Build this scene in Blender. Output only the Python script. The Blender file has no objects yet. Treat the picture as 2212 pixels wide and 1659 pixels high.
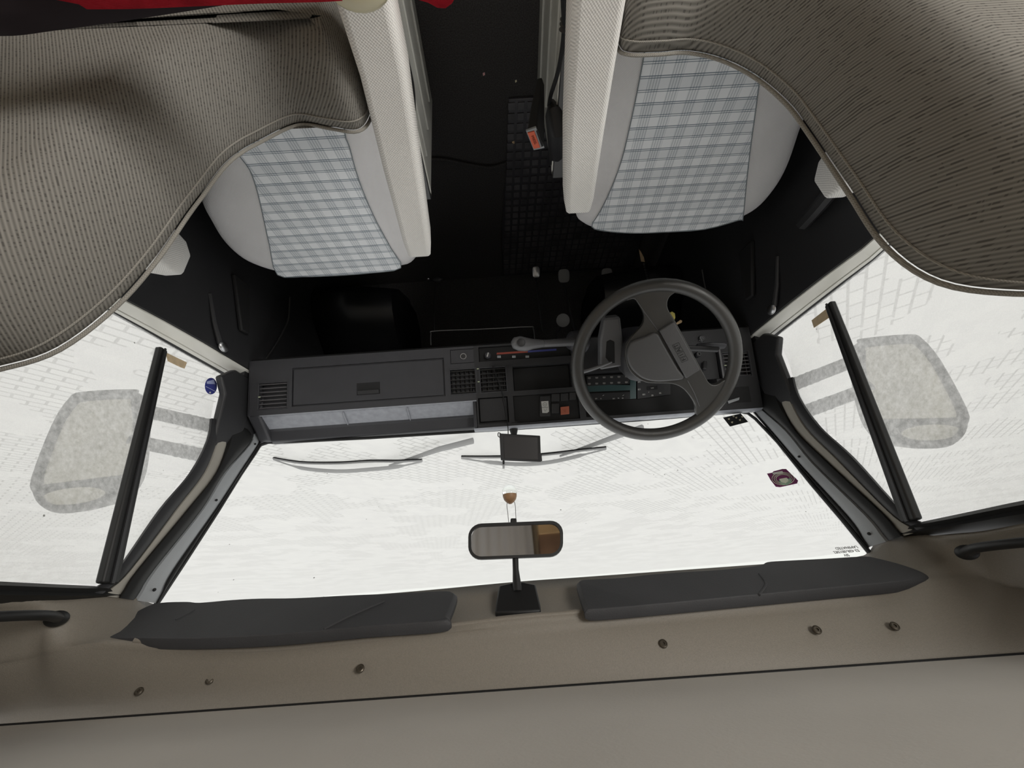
import bpy, bmesh, math, random
from mathutils import Vector, Matrix
random.seed(4)
S = bpy.context.scene
COL = S.collection

# ------------------------------------------------------------------ camera
# the photograph was taken with the phone upside down: the roll is about 184 degrees
FPX = 870.0
PITCH = math.radians(28)
n_ = Vector((.9974, -.0703, .0178)).normalized()
z_ = (Vector((0, 0, 1)) - n_ * n_.z).normalized()
y_ = z_.cross(n_)
F_ = math.cos(PITCH) * z_ + math.sin(PITCH) * y_
U_ = math.cos(PITCH) * y_ - math.sin(PITCH) * z_
M3 = Matrix((-n_, F_, U_))
CAM = Vector((0, 0, 1.40))
cd = bpy.data.cameras.new('camera'); cam = bpy.data.objects.new('camera', cd); COL.objects.link(cam)
cd.sensor_width = 36; cd.lens = FPX / 2212 * 36; cd.clip_start = .01; cd.clip_end = 500
ex = M3 @ Vector((1, 0, 0)); ey = M3 @ Vector((0, -1, 0)); ez = M3 @ Vector((0, 0, -1))
R4 = Matrix((ex, ey, ez)).transposed().to_4x4(); R4.translation = CAM
cam.matrix_world = R4
S.camera = cam

# ------------------------------------------------------------------ light
S.view_settings.view_transform = 'Standard'; S.view_settings.look = 'None'
S.view_settings.gamma = 1; S.view_settings.use_curve_mapping = False
S.view_settings.exposure = 0.06
W = bpy.data.worlds.new('overcast_sky'); S.world = W; W.use_nodes = True
wn = W.node_tree; wn.nodes.clear()
wo = wn.nodes.new('ShaderNodeOutputWorld'); wb = wn.nodes.new('ShaderNodeBackground')
wt = wn.nodes.new('ShaderNodeTexCoord'); wx = wn.nodes.new('ShaderNodeSeparateXYZ'); wr = wn.nodes.new('ShaderNodeValToRGB')
wn.links.new(wt.outputs['Generated'], wx.inputs[0]); wn.links.new(wx.outputs['Z'], wr.inputs[0])
wr.color_ramp.elements[0].position = 0; wr.color_ramp.elements[0].color = (.86, .87, .83, 1)
wr.color_ramp.elements[1].position = .5; wr.color_ramp.elements[1].color = (1, 1, 1, 1)
wn.links.new(wr.outputs[0], wb.inputs[0]); wn.links.new(wb.outputs[0], wo.inputs[0])
wb.inputs[1].default_value = 1.02
def area(name, loc, target, sx, sy, power, col=(1, 1, 1)):
    l = bpy.data.lights.new(name, 'AREA'); l.shape = 'RECTANGLE'; l.size = sx; l.size_y = sy; l.energy = power; l.color = col
    o = bpy.data.objects.new(name, l); COL.objects.link(o); o.location = loc
    o.rotation_euler = (Vector(target) - Vector(loc)).to_track_quat('-Z', 'Y').to_euler(); return o
# two added fill lights in the unseen living area, brightening the cab
area('added_side_fill', (-.98, -1.0, 1.15), (.3, .2, .7), .7, .5, 24.0, (1, .98, .94))
area('added_top_fill', (.2, -1.1, 1.92), (0, -.1, .7), .35, .35, 23.0, (1, .95, .88))

# ------------------------------------------------------------------ picking helpers
PR = (Vector((.82, 0, .82)), Vector((1, 0, .2)).normalized())       # right door glass
PL = (Vector((-.82, 0, .82)), Vector((-1, 0, .2)).normalized())     # left door glass
WS = (Vector((0, 1.192, .917)), Vector((0, .452, .345)).normalized())
DF = (Vector((0, 1.092, .866)), Vector((0, -.137, .046)).normalized())   # dash face
WC = Vector((-.3666, .8466, .9222)); _a, _b = .781, .1133
WN = Vector((math.sin(_b), -math.cos(_a) * math.cos(_b), math.sin(_a) * math.cos(_b)))
WH = (WC, WN)                                                        # steering wheel plane
def ray(x, y): return M3 @ Vector(((x - 1106) / FPX, (y - 829.5) / FPX, 1))
def at(x, y, pl=None, X=None, Y=None, Z=None):
    r = ray(x, y)
    if pl is not None: k = (pl[0] - CAM).dot(pl[1]) / r.dot(pl[1])
    elif X is not None: k = (X - CAM.x) / r.x
    elif Y is not None: k = (Y - CAM.y) / r.y
    else: k = (Z - CAM.z) / r.z
    return CAM + r * k
def mir(p, s=-1): return Vector((p[0] * s, p[1], p[2]))

# ------------------------------------------------------------------ materials
def mat(name, col, rough=.6, metal=0, bump=0, bscale=200, var=0, vscale=8, spec=.5, emit=None, trans=0, coat=0):
    m = bpy.data.materials.new(name); m.use_nodes = True; t = m.node_tree; p = t.nodes['Principled BSDF']
    p.inputs['Base Color'].default_value = (*col, 1); p.inputs['Roughness'].default_value = rough
    p.inputs['Metallic'].default_value = metal; p.inputs['Specular IOR Level'].default_value = spec
    p.inputs['Coat Weight'].default_value = coat
    tc = t.nodes.new('ShaderNodeTexCoord')
    if var:
        nz = t.nodes.new('ShaderNodeTexNoise'); nz.inputs['Scale'].default_value = vscale; nz.inputs['Detail'].default_value = 4
        t.links.new(tc.outputs['Object'], nz.inputs['Vector'])
        r = t.nodes.new('ShaderNodeValToRGB'); r.color_ramp.elements[0].position = .3; r.color_ramp.elements[1].position = .7
        r.color_ramp.elements[0].color = (*[c * (1 - var) for c in col], 1); r.color_ramp.elements[1].color = (*[min(1, c * (1 + var)) for c in col], 1)
        t.links.new(nz.outputs['Fac'], r.inputs[0]); t.links.new(r.outputs[0], p.inputs['Base Color'])
    if bump:
        nb = t.nodes.new('ShaderNodeTexNoise'); nb.inputs['Scale'].default_value = bscale; nb.inputs['Detail'].default_value = 3
        t.links.new(tc.outputs['Object'], nb.inputs['Vector'])
        bp = t.nodes.new('ShaderNodeBump'); bp.inputs['Strength'].default_value = bump; bp.inputs['Distance'].default_value = .002
        t.links.new(nb.outputs['Fac'], bp.inputs['Height']); t.links.new(bp.outputs[0], p.inputs['Normal'])
    return m
def N(t, kind, **kw):
    nd = t.nodes.new(kind)
    for k, v in kw.items():
        if k in nd.inputs: nd.inputs[k].default_value = v
        else: setattr(nd, k, v)
    return nd
def mth(t, op, a, b=None, c=None):
    nd = t.nodes.new('ShaderNodeMath'); nd.operation = op
    for i, v in enumerate((a, b, c)):
        if v is None: continue
        if isinstance(v, (int, float)): nd.inputs[i].default_value = v
        else: t.links.new(v, nd.inputs[i])
    return nd.outputs[0]
def fabric_rib(name, col, axis, pitch):
    """knitted cover: fine ribs with dark dashes in them"""
    m = bpy.data.materials.new(name); m.use_nodes = True; t = m.node_tree; p = t.nodes['Principled BSDF']
    p.inputs['Roughness'].default_value = .95; p.inputs['Specular IOR Level'].default_value = .15
    tc = N(t, 'ShaderNodeTexCoord'); sx = N(t, 'ShaderNodeSeparateXYZ'); t.links.new(tc.outputs['Object'], sx.inputs[0])
    if axis == 'x': a = mth(t, 'ADD', sx.outputs['X'], mth(t, 'SUBTRACT', mth(t, 'MULTIPLY', sx.outputs['Z'], .5), mth(t, 'MULTIPLY', sx.outputs['Y'], .6))); b = mth(t, 'ADD', sx.outputs['Z'], sx.outputs['Y'])
    else: a = mth(t, 'ADD', sx.outputs['Z'], mth(t, 'MULTIPLY', sx.outputs['Y'], .6)); b = sx.outputs['X']
    nz0 = N(t, 'ShaderNodeTexNoise', Scale=14.0); t.links.new(tc.outputs['Object'], nz0.inputs['Vector'])
    aw = mth(t, 'ADD', a, mth(t, 'MULTIPLY', nz0.outputs['Fac'], .0015))
    w = mth(t, 'SINE', mth(t, 'MULTIPLY', aw, 2 * math.pi / pitch))
    w = mth(t, 'MULTIPLY_ADD', w, .5, .5)
    cv = N(t, 'ShaderNodeCombineXYZ'); t.links.new(mth(t, 'MULTIPLY', mth(t, 'FLOOR', mth(t, 'DIVIDE', aw, pitch)), 7.31), cv.inputs[0]); t.links.new(mth(t, 'MULTIPLY', b, 260), cv.inputs[1])
    nz = N(t, 'ShaderNodeTexNoise', Scale=1.0, Detail=2.0); t.links.new(cv.outputs[0], nz.inputs['Vector'])
    dash = mth(t, 'MULTIPLY', mth(t, 'LESS_THAN', nz.outputs['Fac'], .44), mth(t, 'LESS_THAN', w, .42))
    f = mth(t, 'MULTIPLY', w, .55)
    f = mth(t, 'SUBTRACT', mth(t, 'ADD', f, .45), mth(t, 'MULTIPLY', dash, .3))
    mx = N(t, 'ShaderNodeMix', data_type='RGBA'); t.links.new(f, mx.inputs[0])
    mx.inputs[6].default_value = (*[c * .30 for c in col], 1); mx.inputs[7].default_value = (*[c * 1.25 for c in col], 1)
    t.links.new(mx.outputs[2], p.inputs['Base Color'])
    bp = N(t, 'ShaderNodeBump', Strength=.5, Distance=.0012); t.links.new(f, bp.inputs['Height']); t.links.new(bp.outputs[0], p.inputs['Normal'])
    return m
def fabric_weave(name, col, sc=420.):
    m = bpy.data.materials.new(name); m.use_nodes = True; t = m.node_tree; p = t.nodes['Principled BSDF']
    p.inputs['Roughness'].default_value = .95; p.inputs['Specular IOR Level'].default_value = .15
    tc = N(t, 'ShaderNodeTexCoord'); sx = N(t, 'ShaderNodeSeparateXYZ'); t.links.new(tc.outputs['Object'], sx.inputs[0])
    a = mth(t, 'SINE', mth(t, 'MULTIPLY', mth(t, 'ADD', sx.outputs['X'], mth(t, 'MULTIPLY', sx.outputs['Z'], .6)), sc * 5)); b = mth(t, 'SINE', mth(t, 'MULTIPLY', sx.outputs['Y'], sc * 5))
    f = mth(t, 'MULTIPLY_ADD', mth(t, 'MULTIPLY', a, b), .5, .5)
    nz = N(t, 'ShaderNodeTexNoise', Scale=9.0, Detail=5.0); t.links.new(tc.outputs['Object'], nz.inputs['Vector'])
    f2 = mth(t, 'ADD', mth(t, 'MULTIPLY', f, .7), mth(t, 'MULTIPLY', nz.outputs['Fac'], .3))
    mx = N(t, 'ShaderNodeMix', data_type='RGBA'); t.links.new(f2, mx.inputs[0])
    mx.inputs[6].default_value = (*[c * .62 for c in col], 1); mx.inputs[7].default_value = (*[c * 1.25 for c in col], 1)
    t.links.new(mx.outputs[2], p.inputs['Base Color'])
    bp = N(t, 'ShaderNodeBump', Strength=.35, Distance=.001); t.links.new(f, bp.inputs['Height']); t.links.new(bp.outputs[0], p.inputs['Normal'])
    return m
def fabric_plaid(name, skew):
    """blue-grey checked seat panel with pairs of sewn cross lines"""
    m = bpy.data.materials.new(name); m.use_nodes = True; t = m.node_tree; p = t.nodes['Principled BSDF']
    p.inputs['Roughness'].default_value = .95; p.inputs['Specular IOR Level'].default_value = .15
    tc = N(t, 'ShaderNodeTexCoord'); sx = N(t, 'ShaderNodeSeparateXYZ'); t.links.new(tc.outputs['Object'], sx.inputs[0])
    X = mth(t, 'ADD', sx.outputs['X'], mth(t, 'MULTIPLY', sx.outputs['Y'], skew)); Y = sx.outputs['Y']
    row = mth(t, 'FRACT', mth(t, 'DIVIDE', Y, .0235)); ri = mth(t, 'FLOOR', mth(t, 'DIVIDE', Y, .0235))
    par = mth(t, 'MODULO', mth(t, 'ABSOLUTE', ri), 2)
    cx = mth(t, 'FRACT', mth(t, 'ADD', mth(t, 'DIVIDE', X, .042), mth(t, 'MULTIPLY', par, .0)))
    band = mth(t, 'LESS_THAN', cx, .55)
    fine = mth(t, 'GREATER_THAN', mth(t, 'SINE', mth(t, 'MULTIPLY', X, 1150)), .1)
    tw = mth(t, 'GREATER_THAN', mth(t, 'SINE', mth(t, 'MULTIPLY', mth(t, 'ADD', X, Y), 2400)), 0)
    l1 = mth(t, 'LESS_THAN', row, .07); l2 = mth(t, 'MULTIPLY', mth(t, 'GREATER_THAN', row, .16), mth(t, 'LESS_THAN', row, .22))
    line = mth(t, 'MAXIMUM', l1, l2)
    dk = mth(t, 'ADD', mth(t, 'MULTIPLY', band, mth(t, 'MULTIPLY_ADD', fine, .30, .06)), mth(t, 'MULTIPLY', par, .12))
    dk = mth(t, 'ADD', dk, mth(t, 'MULTIPLY', tw, .12))
    dk = mth(t, 'MINIMUM', mth(t, 'ADD', dk, mth(t, 'MULTIPLY', line, .75)), 1.0)
    mx = N(t, 'ShaderNodeMix', data_type='RGBA'); t.links.new(dk, mx.inputs[0])
    mx.inputs[6].default_value = (.92, .94, .97, 1); mx.inputs[7].default_value = (.19, .24, .29, 1)
    t.links.new(mx.outputs[2], p.inputs['Base Color'])
    bp = N(t, 'ShaderNodeBump', Strength=.6, Distance=.002); t.links.new(mth(t, 'SUBTRACT', 1.0, line), bp.inputs['Height']); t.links.new(bp.outputs[0], p.inputs['Normal'])
    return m
def glass(name, fog, tint=(.99, 1.0, .985), specks=True, drops=0.0):
    """a misted pane: clear glass seen through a film of condensation that scatters the daylight"""
    m = bpy.data.materials.new(name); m.use_nodes = True; t = m.node_tree; t.nodes.clear()
    out = N(t, 'ShaderNodeOutputMaterial'); tr = N(t, 'ShaderNodeBsdfTransparent'); tl = N(t, 'ShaderNodeBsdfTranslucent')
    tr.inputs[0].default_value = (*tint, 1); tl.inputs[0].default_value = (.97, .97, .95, 1)
    mx = N(t, 'ShaderNodeMixShader'); tc = N(t, 'ShaderNodeTexCoord')
    nz = N(t, 'ShaderNodeTexNoise', Scale=3.5, Detail=4.0); t.links.new(tc.outputs['Object'], nz.inputs['Vector'])
    n2 = N(t, 'ShaderNodeTexNoise', Scale=90.0, Detail=6.0, Roughness=.7); t.links.new(tc.outputs['Object'], n2.inputs['Vector'])
    f = mth(t, 'ADD', fog - .12, mth(t, 'MULTIPLY', nz.outputs['Fac'], .24))
    f = mth(t, 'ADD', f, mth(t, 'MULTIPLY', mth(t, 'SUBTRACT', n2.outputs['Fac'], .5), drops)); f.node.use_clamp = True
    t.links.new(f, mx.inputs[0]); t.links.new(tr.outputs[0], mx.inputs[1]); t.links.new(tl.outputs[0], mx.inputs[2])
    last = mx
    if specks:
        vo = N(t, 'ShaderNodeTexVoronoi', Scale=42.0); t.links.new(tc.outputs['Object'], vo.inputs['Vector'])
        n3 = N(t, 'ShaderNodeTexNoise', Scale=5.0); t.links.new(tc.outputs['Object'], n3.inputs['Vector'])
        n4 = N(t, 'ShaderNodeTexWhiteNoise'); t.links.new(vo.outputs['Color'], n4.inputs['Vector'])
        thr = mth(t, 'MULTIPLY', mth(t, 'MULTIPLY', n4.outputs['Value'], n4.outputs['Value']), .085)
        dot = mth(t, 'MULTIPLY', mth(t, 'LESS_THAN', vo.outputs['Distance'], thr), mth(t, 'GREATER_THAN', n3.outputs['Fac'], .50))
        df = N(t, 'ShaderNodeBsdfDiffuse'); df.inputs[0].default_value = (.08, .08, .06, 1)
        m2 = N(t, 'ShaderNodeMixShader'); t.links.new(mth(t, 'MULTIPLY', dot, .75), m2.inputs[0]); t.links.new(mx.outputs[0], m2.inputs[1]); t.links.new(df.outputs[0], m2.inputs[2]); last = m2
    t.links.new(last.outputs[0], out.inputs[0])
    return m
BLK = mat('black_plastic', (.026, .026, .028), .5, bump=.15, bscale=600)
BLKM = mat('matt_black', (.009, .009, .0095), .75)
RUB = mat('black_rubber', (.010, .010, .010), .55)
CARPET = mat('black_carpet', (.045, .043, .043), .98, bump=.6, bscale=500, var=.35, vscale=300, spec=.1)
DASH = mat('charcoal_dash_plastic', (.038, .038, .043), .52, bump=.3, bscale=900, var=.06, vscale=20)
DASH2 = mat('dark_dash_plastic', (.022, .022, .024), .6, bump=.3, bscale=900)
SHELF = mat('tray_plastic_painted_sheen', (.27, .28, .31), .38, bump=.2, bscale=900, var=.12, vscale=60)  # dash plastic lightened: windscreen sheen put into the colour
WHEELM = mat('steering_wheel_plastic', (.050, .049, .047), .27, bump=.2, bscale=1400, spec=.7)
PADM = mat('horn_pad_plastic', (.095, .095, .098), .36, bump=.3, bscale=1200)
GREYP = mat('grey_pillar_plastic', (.33, .345, .36), .5, bump=.2, bscale=700)
LEVER = mat('mid_grey_lever_plastic', (.13, .13, .135), .35, bump=.2, bscale=900)
PAINT = mat('cream_painted_metal', (.80, .79, .73), .32, var=.08, vscale=6, coat=.3)
WALLB = mat('beige_pillar_paint', (.36, .34, .30), .5, var=.08, vscale=6)
LINER = mat('beige_headliner_fabric', (.225, .20, .165), .55, bump=.25, bscale=900, var=.07, vscale=500, spec=.6)
BOARD = mat('grey_bunk_board_vinyl', (.62, .59, .545), .8, bump=.10, bscale=260, var=.07, vscale=3, spec=.2)
VISOR = mat('charcoal_visor_vinyl', (.042, .042, .045), .62, bump=.25, bscale=700, var=.12, vscale=9)
METAL = mat('brushed_metal', (.55, .55, .56), .35, metal=1)
DMETAL = mat('dark_metal', (.12, .12, .12), .45, metal=.8)
SEATBOX = mat('pale_grey_painted_steel', (.45, .45, .42), .4, var=.12, vscale=9)
WEAVE = fabric_weave('light_grey_seat_weave', (.80, .79, .80))
WEAVE2 = fabric_weave('grey_armrest_weave', (.80, .785, .76), 300.)
PLAID = fabric_plaid('checked_seat_fabric', .0)
PLAID2 = fabric_plaid('checked_seat_fabric_skewed', .12)
RIBX = fabric_rib('knitted_cover_upright_ribs', (.20, .19, .172), 'x', .0042)
RIBZ = fabric_rib('knitted_cover_cross_ribs', (.20, .19, .172), 'z', .0040)
PIPE = fabric_weave('cover_edge_trim', (.30, .285, .255), 500.)
GWS = glass('misted_windscreen_glass', .30)
GSD = glass('misted_side_glass', .5, drops=.9)
WHITE = mat('white_print', (.62, .62, .6), .6)
SCREEN = mat('dark_glossy_screen', (.05, .05, .054), .2, coat=.5)
YEL = mat('yellow_plastic', (.72, .62, .16), .45); TAN = mat('tan_cardboard', (.55, .40, .24), .85, var=.12, vscale=60)
TAPE = mat('beige_paper_tape', (.62, .48, .31), .8, var=.12, vscale=80)
ORANGE = mat('orange_plastic', (.75, .12, .045), .45); HAZ = mat('faded_orange_button', (.40, .11, .06), .5)
REDC = mat('red_cloth', (.34, .012, .022), .95, bump=.8, bscale=300, var=.25, vscale=30, spec=.1)
CREAM = mat('cream_plastic', (.62, .57, .40), .35)
WOOD = mat('acorn_wood', (.30, .17, .085), .5, var=.2, vscale=60)
TEAL = mat('teal_cluster_print', (.035, .075, .078), .5)
PURP = mat('purple_sticker', (.16, .012, .10), .5); GRN = mat('green_print', (.12, .30, .20), .5); PALE = mat('pale_print', (.72, .76, .62), .5)
BLUE = mat('blue_sticker', (.045, .055, .28), .45); SKYB = mat('pale_blue_print', (.42, .47, .75), .5)
REDP = mat('red_print', (.35, .06, .035), .5); BLUEP = mat('blue_print', (.05, .06, .25), .5)

# ------------------------------------------------------------------ mesh helpers
WL = {}
def tag(o, label=None, cat=None, group=None, kind=None):
    if label: o['label'] = label
    if cat: o['category'] = cat
    if group: o['group'] = group
    if kind: o['kind'] = kind
    return o
def empty(name, loc, label=None, cat=None, group=None, kind=None):
    o = bpy.data.objects.new(name, None); COL.objects.link(o); o.location = loc; o.empty_display_size = .02
    WL[o.name] = Vector(loc); return tag(o, label, cat, group, kind)
class MB:
    def __init__(s): s.v = []; s.f = []
    def add(s, vs, fs):
        k = len(s.v); s.v += [Vector(v) for v in vs]; s.f += [tuple(i + k for i in f) for f in fs]; return s
    def box(s, c, d, rz=0, R=None):
        c = Vector(c); R = R or Matrix.Rotation(rz, 3, 'Z'); a, b, e = d[0] / 2, d[1] / 2, d[2] / 2
        vs = [c + R @ Vector((x * a, y * b, z * e)) for x in (-1, 1) for y in (-1, 1) for z in (-1, 1)]
        return s.add(vs, [(0, 1, 3, 2), (4, 6, 7, 5), (0, 4, 5, 1), (2, 3, 7, 6), (0, 2, 6, 4), (1, 5, 7, 3)])
    def loft(s, rings, cap=True, closed=True):
        m = len(rings[0]); vs = [v for r in rings for v in r]; fs = []
        for i in range(len(rings) - 1):
            for j in range(m if closed else m - 1):
                k = (j + 1) % m; fs.append((i * m + j, i * m + k, (i + 1) * m + k, (i + 1) * m + j))
        if cap: fs += [tuple(range(m))[::-1], tuple((len(rings) - 1) * m + j for j in range(m))]
        return s.add(vs, fs)
    def prism(s, poly, off):
        """poly: 3D points; off: extrusion vector"""
        off = Vector(off); return s.loft([[Vector(p) for p in poly], [Vector(p) + off for p in poly]])
    def tube(s, pts, r, seg=8, closed=False, cap=True, flat=None):
        pts = [Vector(p) for p in pts]; rings = []; m = len(pts); up = None
        rr = r if isinstance(r, (list, tuple)) else [r] * m
        for i, p in enumerate(pts):
            if closed: d = pts[(i + 1) % m] - pts[i - 1]
            else: d = pts[min(i + 1, m - 1)] - pts[max(i - 1, 0)]
            d.normalize()
            if up is None: up = Vector((0, 0, 1)) if abs(d.z) < .9 else Vector((1, 0, 0))
            a = d.cross(up); a.normalize(); b = a.cross(d); up = b
            fa = flat or 1
            rings.append([p + (a * math.cos(t) + b * math.sin(t) * fa) * rr[i] for t in (2 * math.pi * j / seg for j in range(seg))])
        if closed: rings.append(rings[0]); return s.loft(rings, cap=False)
        return s.loft(rings, cap=cap)
    def lathe(s, c, prof, seg=24, axis=(0, 0, 1)):
        c = Vector(c); q = Vector((0, 0, 1)).rotation_difference(Vector(axis)); rings = []
        for r, h in prof: rings.append([c + q @ Vector((r * math.cos(t), r * math.sin(t), h)) for t in (2 * math.pi * j / seg for j in range(seg))])
        return s.loft(rings)
    def ball(s, c, d, seg=16, rings=10):
        return s.lathe_sc(c, d, seg, rings)
    def lathe_sc(s, c, d, seg, n):
        c = Vector(c); R = []
        for i in range(n + 1):
            a = -math.pi / 2 + math.pi * i / n; cr = max(math.cos(a), .02)
            R.append([c + Vector((d[0] * cr * math.cos(t), d[1] * cr * math.sin(t), d[2] * math.sin(a))) for t in (2 * math.pi * j / seg for j in range(seg))])
        return s.loft(R)
    def build(s, name, m, parent=None, bevel=0, seg=2, smooth=40, sub=0, **kw):
        o0 = WL[parent.name] if parent else Vector((0, 0, 0))
        me = bpy.data.meshes.new(name); me.from_pydata([v - o0 for v in s.v], [], s.f); me.validate(); me.update()
        bm = bmesh.new(); bm.from_mesh(me); bmesh.ops.remove_doubles(bm, verts=bm.verts, dist=1e-6); bmesh.ops.recalc_face_normals(bm, faces=bm.faces); bm.to_mesh(me); bm.free()
        o = bpy.data.objects.new(name, me); COL.objects.link(o); me.materials.append(m)
        if parent: o.parent = parent
        WL[o.name] = o0
        if smooth:
            for p in me.polygons: p.use_smooth = True
            me.set_sharp_from_angle(angle=math.radians(smooth))
        if bevel:
            b = o.modifiers.new('bevel', 'BEVEL'); b.width = bevel; b.segments = seg; b.limit_method = 'ANGLE'; b.angle_limit = math.radians(35)
            b.harden_normals = False
        if sub:
            q = o.modifiers.new('sub', 'SUBSURF'); q.levels = q.render_levels = sub
        return tag(o, **kw)
def cr(pts, k=6, closed=False):
    """smooth curve through points (Catmull-Rom)"""
    P = [Vector(p) for p in pts]; m = len(P); out = []
    for i in range(m if closed else m - 1):
        g = (lambda j: P[j % m]) if closed else (lambda j: P[max(0, min(m - 1, j))])
        a, b, c, d = g(i - 1), g(i), g(i + 1), g(i + 2)
        for j in range(k):
            t = j / k; out.append(.5 * ((2 * b) + (c - a) * t + (2 * a - 5 * b + 4 * c - d) * t * t + (3 * b - a - 3 * c + d) * t ** 3))
    if not closed: out.append(P[-1])
    return out
def plate(pxs, pl, t, name, m, parent=None, off=0., bevel=0, hole=None, **kw):
    """a flat piece lying on a plane of the car; off lifts its visible face towards the cab, t is its thickness"""
    nn = pl[1] if pl[1].dot(CAM - pl[0]) > 0 else -pl[1]
    P = [(at(x, y, pl) if len(q) == 2 else None) for q in pxs for x, y in [q[:2]]]
    return MB().prism([p + nn * off for p in P], -nn * t).build(name, m, parent, bevel=bevel, **kw)
def onpl(p, pl): return at(p[0], p[1], pl)
def text(s, size, c, right, up, m, parent, name='lettering', lift=.0006, **kw):
    cu = bpy.data.curves.new('t', 'FONT'); cu.body = s; cu.size = size; cu.align_x = 'CENTER'; cu.align_y = 'CENTER'; cu.extrude = .0003
    o = bpy.data.objects.new('t', cu); COL.objects.link(o); dg = bpy.context.evaluated_depsgraph_get()
    me = bpy.data.meshes.new_from_object(o.evaluated_get(dg)); bpy.data.objects.remove(o); bpy.data.curves.remove(cu)
    r = Vector(right).normalized(); nn = r.cross(Vector(up)).normalized(); u = nn.cross(r); me.transform(Matrix((r, u, nn)).transposed().to_4x4())
    me.materials.clear(); me.materials.append(m)
    q = bpy.data.objects.new(name, me); COL.objects.link(q); o0 = WL[parent.name] if parent else Vector((0, 0, 0))
    me.transform(Matrix.Translation(Vector(c) + nn * lift - o0)); WL[q.name] = o0
    if parent: q.parent = parent
    return tag(q, **kw)
def face_uv(x, y): # pixel -> (X, distance down the dash face)
    p = at(x, y, DF); return p.x, (p - DF[0]).dot(DV)
DV = Vector((0, -.046, -.137)).normalized()
DN = Vector((0, -.137, .046)).normalized()
def fpt(u, v, w=0): return DF[0] + Vector((u, 0, 0)) + DV * v + DN * w
def holed(u0, u1, v0, v1, holes, fn, name, m, parent, bevel=.0015, **kw):
    """a panel in (u, v) with recesses; holes: (u0, u1, v0, v1, depth)"""
    us = sorted({u0, u1, *[h[0] for h in holes], *[h[1] for h in holes]}); vs = sorted({v0, v1, *[h[2] for h in holes], *[h[3] for h in holes]})
    us = [u for u in us if u0 <= u <= u1]; vs = [v for v in vs if v0 <= v <= v1]
    def dep(i, j):
        if i < 0 or j < 0 or i >= len(us) - 1 or j >= len(vs) - 1: return None
        a, b = (us[i] + us[i + 1]) / 2, (vs[j] + vs[j + 1]) / 2
        for h in holes:
            if h[0] < a < h[1] and h[2] < b < h[3]: return -h[4]
        return 0.
    mb = MB()
    for i in range(len(us) - 1):
        for j in range(len(vs) - 1):
            d = dep(i, j); a, b, c, e = us[i], us[i + 1], vs[j], vs[j + 1]
            mb.add([fn(a, c, d), fn(b, c, d), fn(b, e, d), fn(a, e, d)], [(0, 1, 2, 3)])
            for (q, P0, P1) in ((dep(i + 1, j), (b, c), (b, e)), (dep(i, j + 1), (a, e), (b, e))):
                if q is not None and q != d: mb.add([fn(*P0, d), fn(*P1, d), fn(*P1, q), fn(*P0, q)], [(0, 1, 2, 3)])
    return mb.build(name, m, parent, bevel=bevel, smooth=0, **kw)
def struct(mb, name, m, **kw): return mb.build(name, m, None, kind='structure', **kw)

# ================================================================== THE SETTING
# --- cab floor with toe board, and firewall
fl = MB(); fl.prism([(-.82, -1.6, 0), (.82, -1.6, 0), (.82, 1.50, 0), (-.82, 1.50, 0)], (0, 0, -.04))
struct(fl, 'floor', CARPET)
fw = MB(); prof = [(1.50, 0), (1.62, .16), (1.70, .42), (1.70, .66), (1.74, .66), (1.74, -.04), (1.50, -.04)]
fw.loft([[Vector((x, a, b)) for a, b in prof] for x in (-.82, .82)]); struct(fw, 'wall_front', CARPET)
# --- living area behind the cab
wl = MB(); wl.box((0, -2.42, 1.0), (2.2, .05, 2.1)); struct(wl, 'wall_rear', mat('tan_wall_rear', (.45, .36, .24), .6))
for s, nm in ((1, 'wall_right'), (-1, 'wall_left')):
    w = MB()
    if s == 1: w.box((1.12, -1.22, .98), (.05, 2.36, 2.06))
    else:
        w.box((-1.12, -1.22, .35), (.05, 2.36, .8)); w.box((-1.12, -1.22, 1.80), (.05, 2.36, .4)); w.box((-1.12, -.37, 1.18), (.05, .66, .86)); w.box((-1.12, -1.95, 1.18), (.05, .9, .86))
    # return wall joining the cab to the wider living area
    w.box((s * .97, -.03, .98), (.30, .04, 2.06))
    struct(w, nm, mat('tan_wall_' + nm, (.50, .40, .27), .6))
struct(MB().box((0, -1.62, 2.0), (2.3, 1.62, .05)), 'ceiling_living_area', LINER)
struct(MB().box((0, -1.62, -.03), (2.3, 1.62, .05)), 'floor_living_area', CARPET)
# --- underside of the bunk above the cab
cu_ = MB(); cu_.loft([[Vector((x, -2.33 + .012 * math.sin(x * 60), z)) for x in [(-.16 + .02 * i) for i in range(60)]] for z in (.1, 1.9)], cap=False, closed=False)
tag(cu_.build('curtain', mat('grey_curtain_cloth', (.60, .61, .62), .9), None, smooth=60), 'plain grey curtain reflected across most of the rear view mirror', 'curtain')
cab = empty('wooden_cupboard', (-.63, -2.2, 0), 'brown wooden cupboard reflected at the edge of the rear view mirror', 'cupboard')
MB().box((-.63, -2.235, .11), (.84, .26, .2)).build('plinth', mat('pale_tan_board', (.62, .55, .38), .6), cab, bevel=.004); MB().box((-.63, -2.25, .80), (.84, .26, .98)).build('carcass', mat('brown_wood', (.20, .12, .075), .5, var=.3, vscale=5), cab, bevel=.004)
MB().box((-.63, -2.24, .26), (.84, .28, .10)).build('drawer_front', mat('light_wood', (.55, .38, .20), .4, var=.15, vscale=5), cab, bevel=.004)
def bedge(x): return .684 + (x - .02) * .0715
bl = MB(); bl.prism([(1.1, bedge(1.1), 1.51), (-1.1, bedge(-1.1), 1.51), (-1.1, -.86, 1.51), (1.1, -.86, 1.51)], (0, 0, .03))
brd = struct(bl, 'ceiling', BOARD, bevel=.003)
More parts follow.
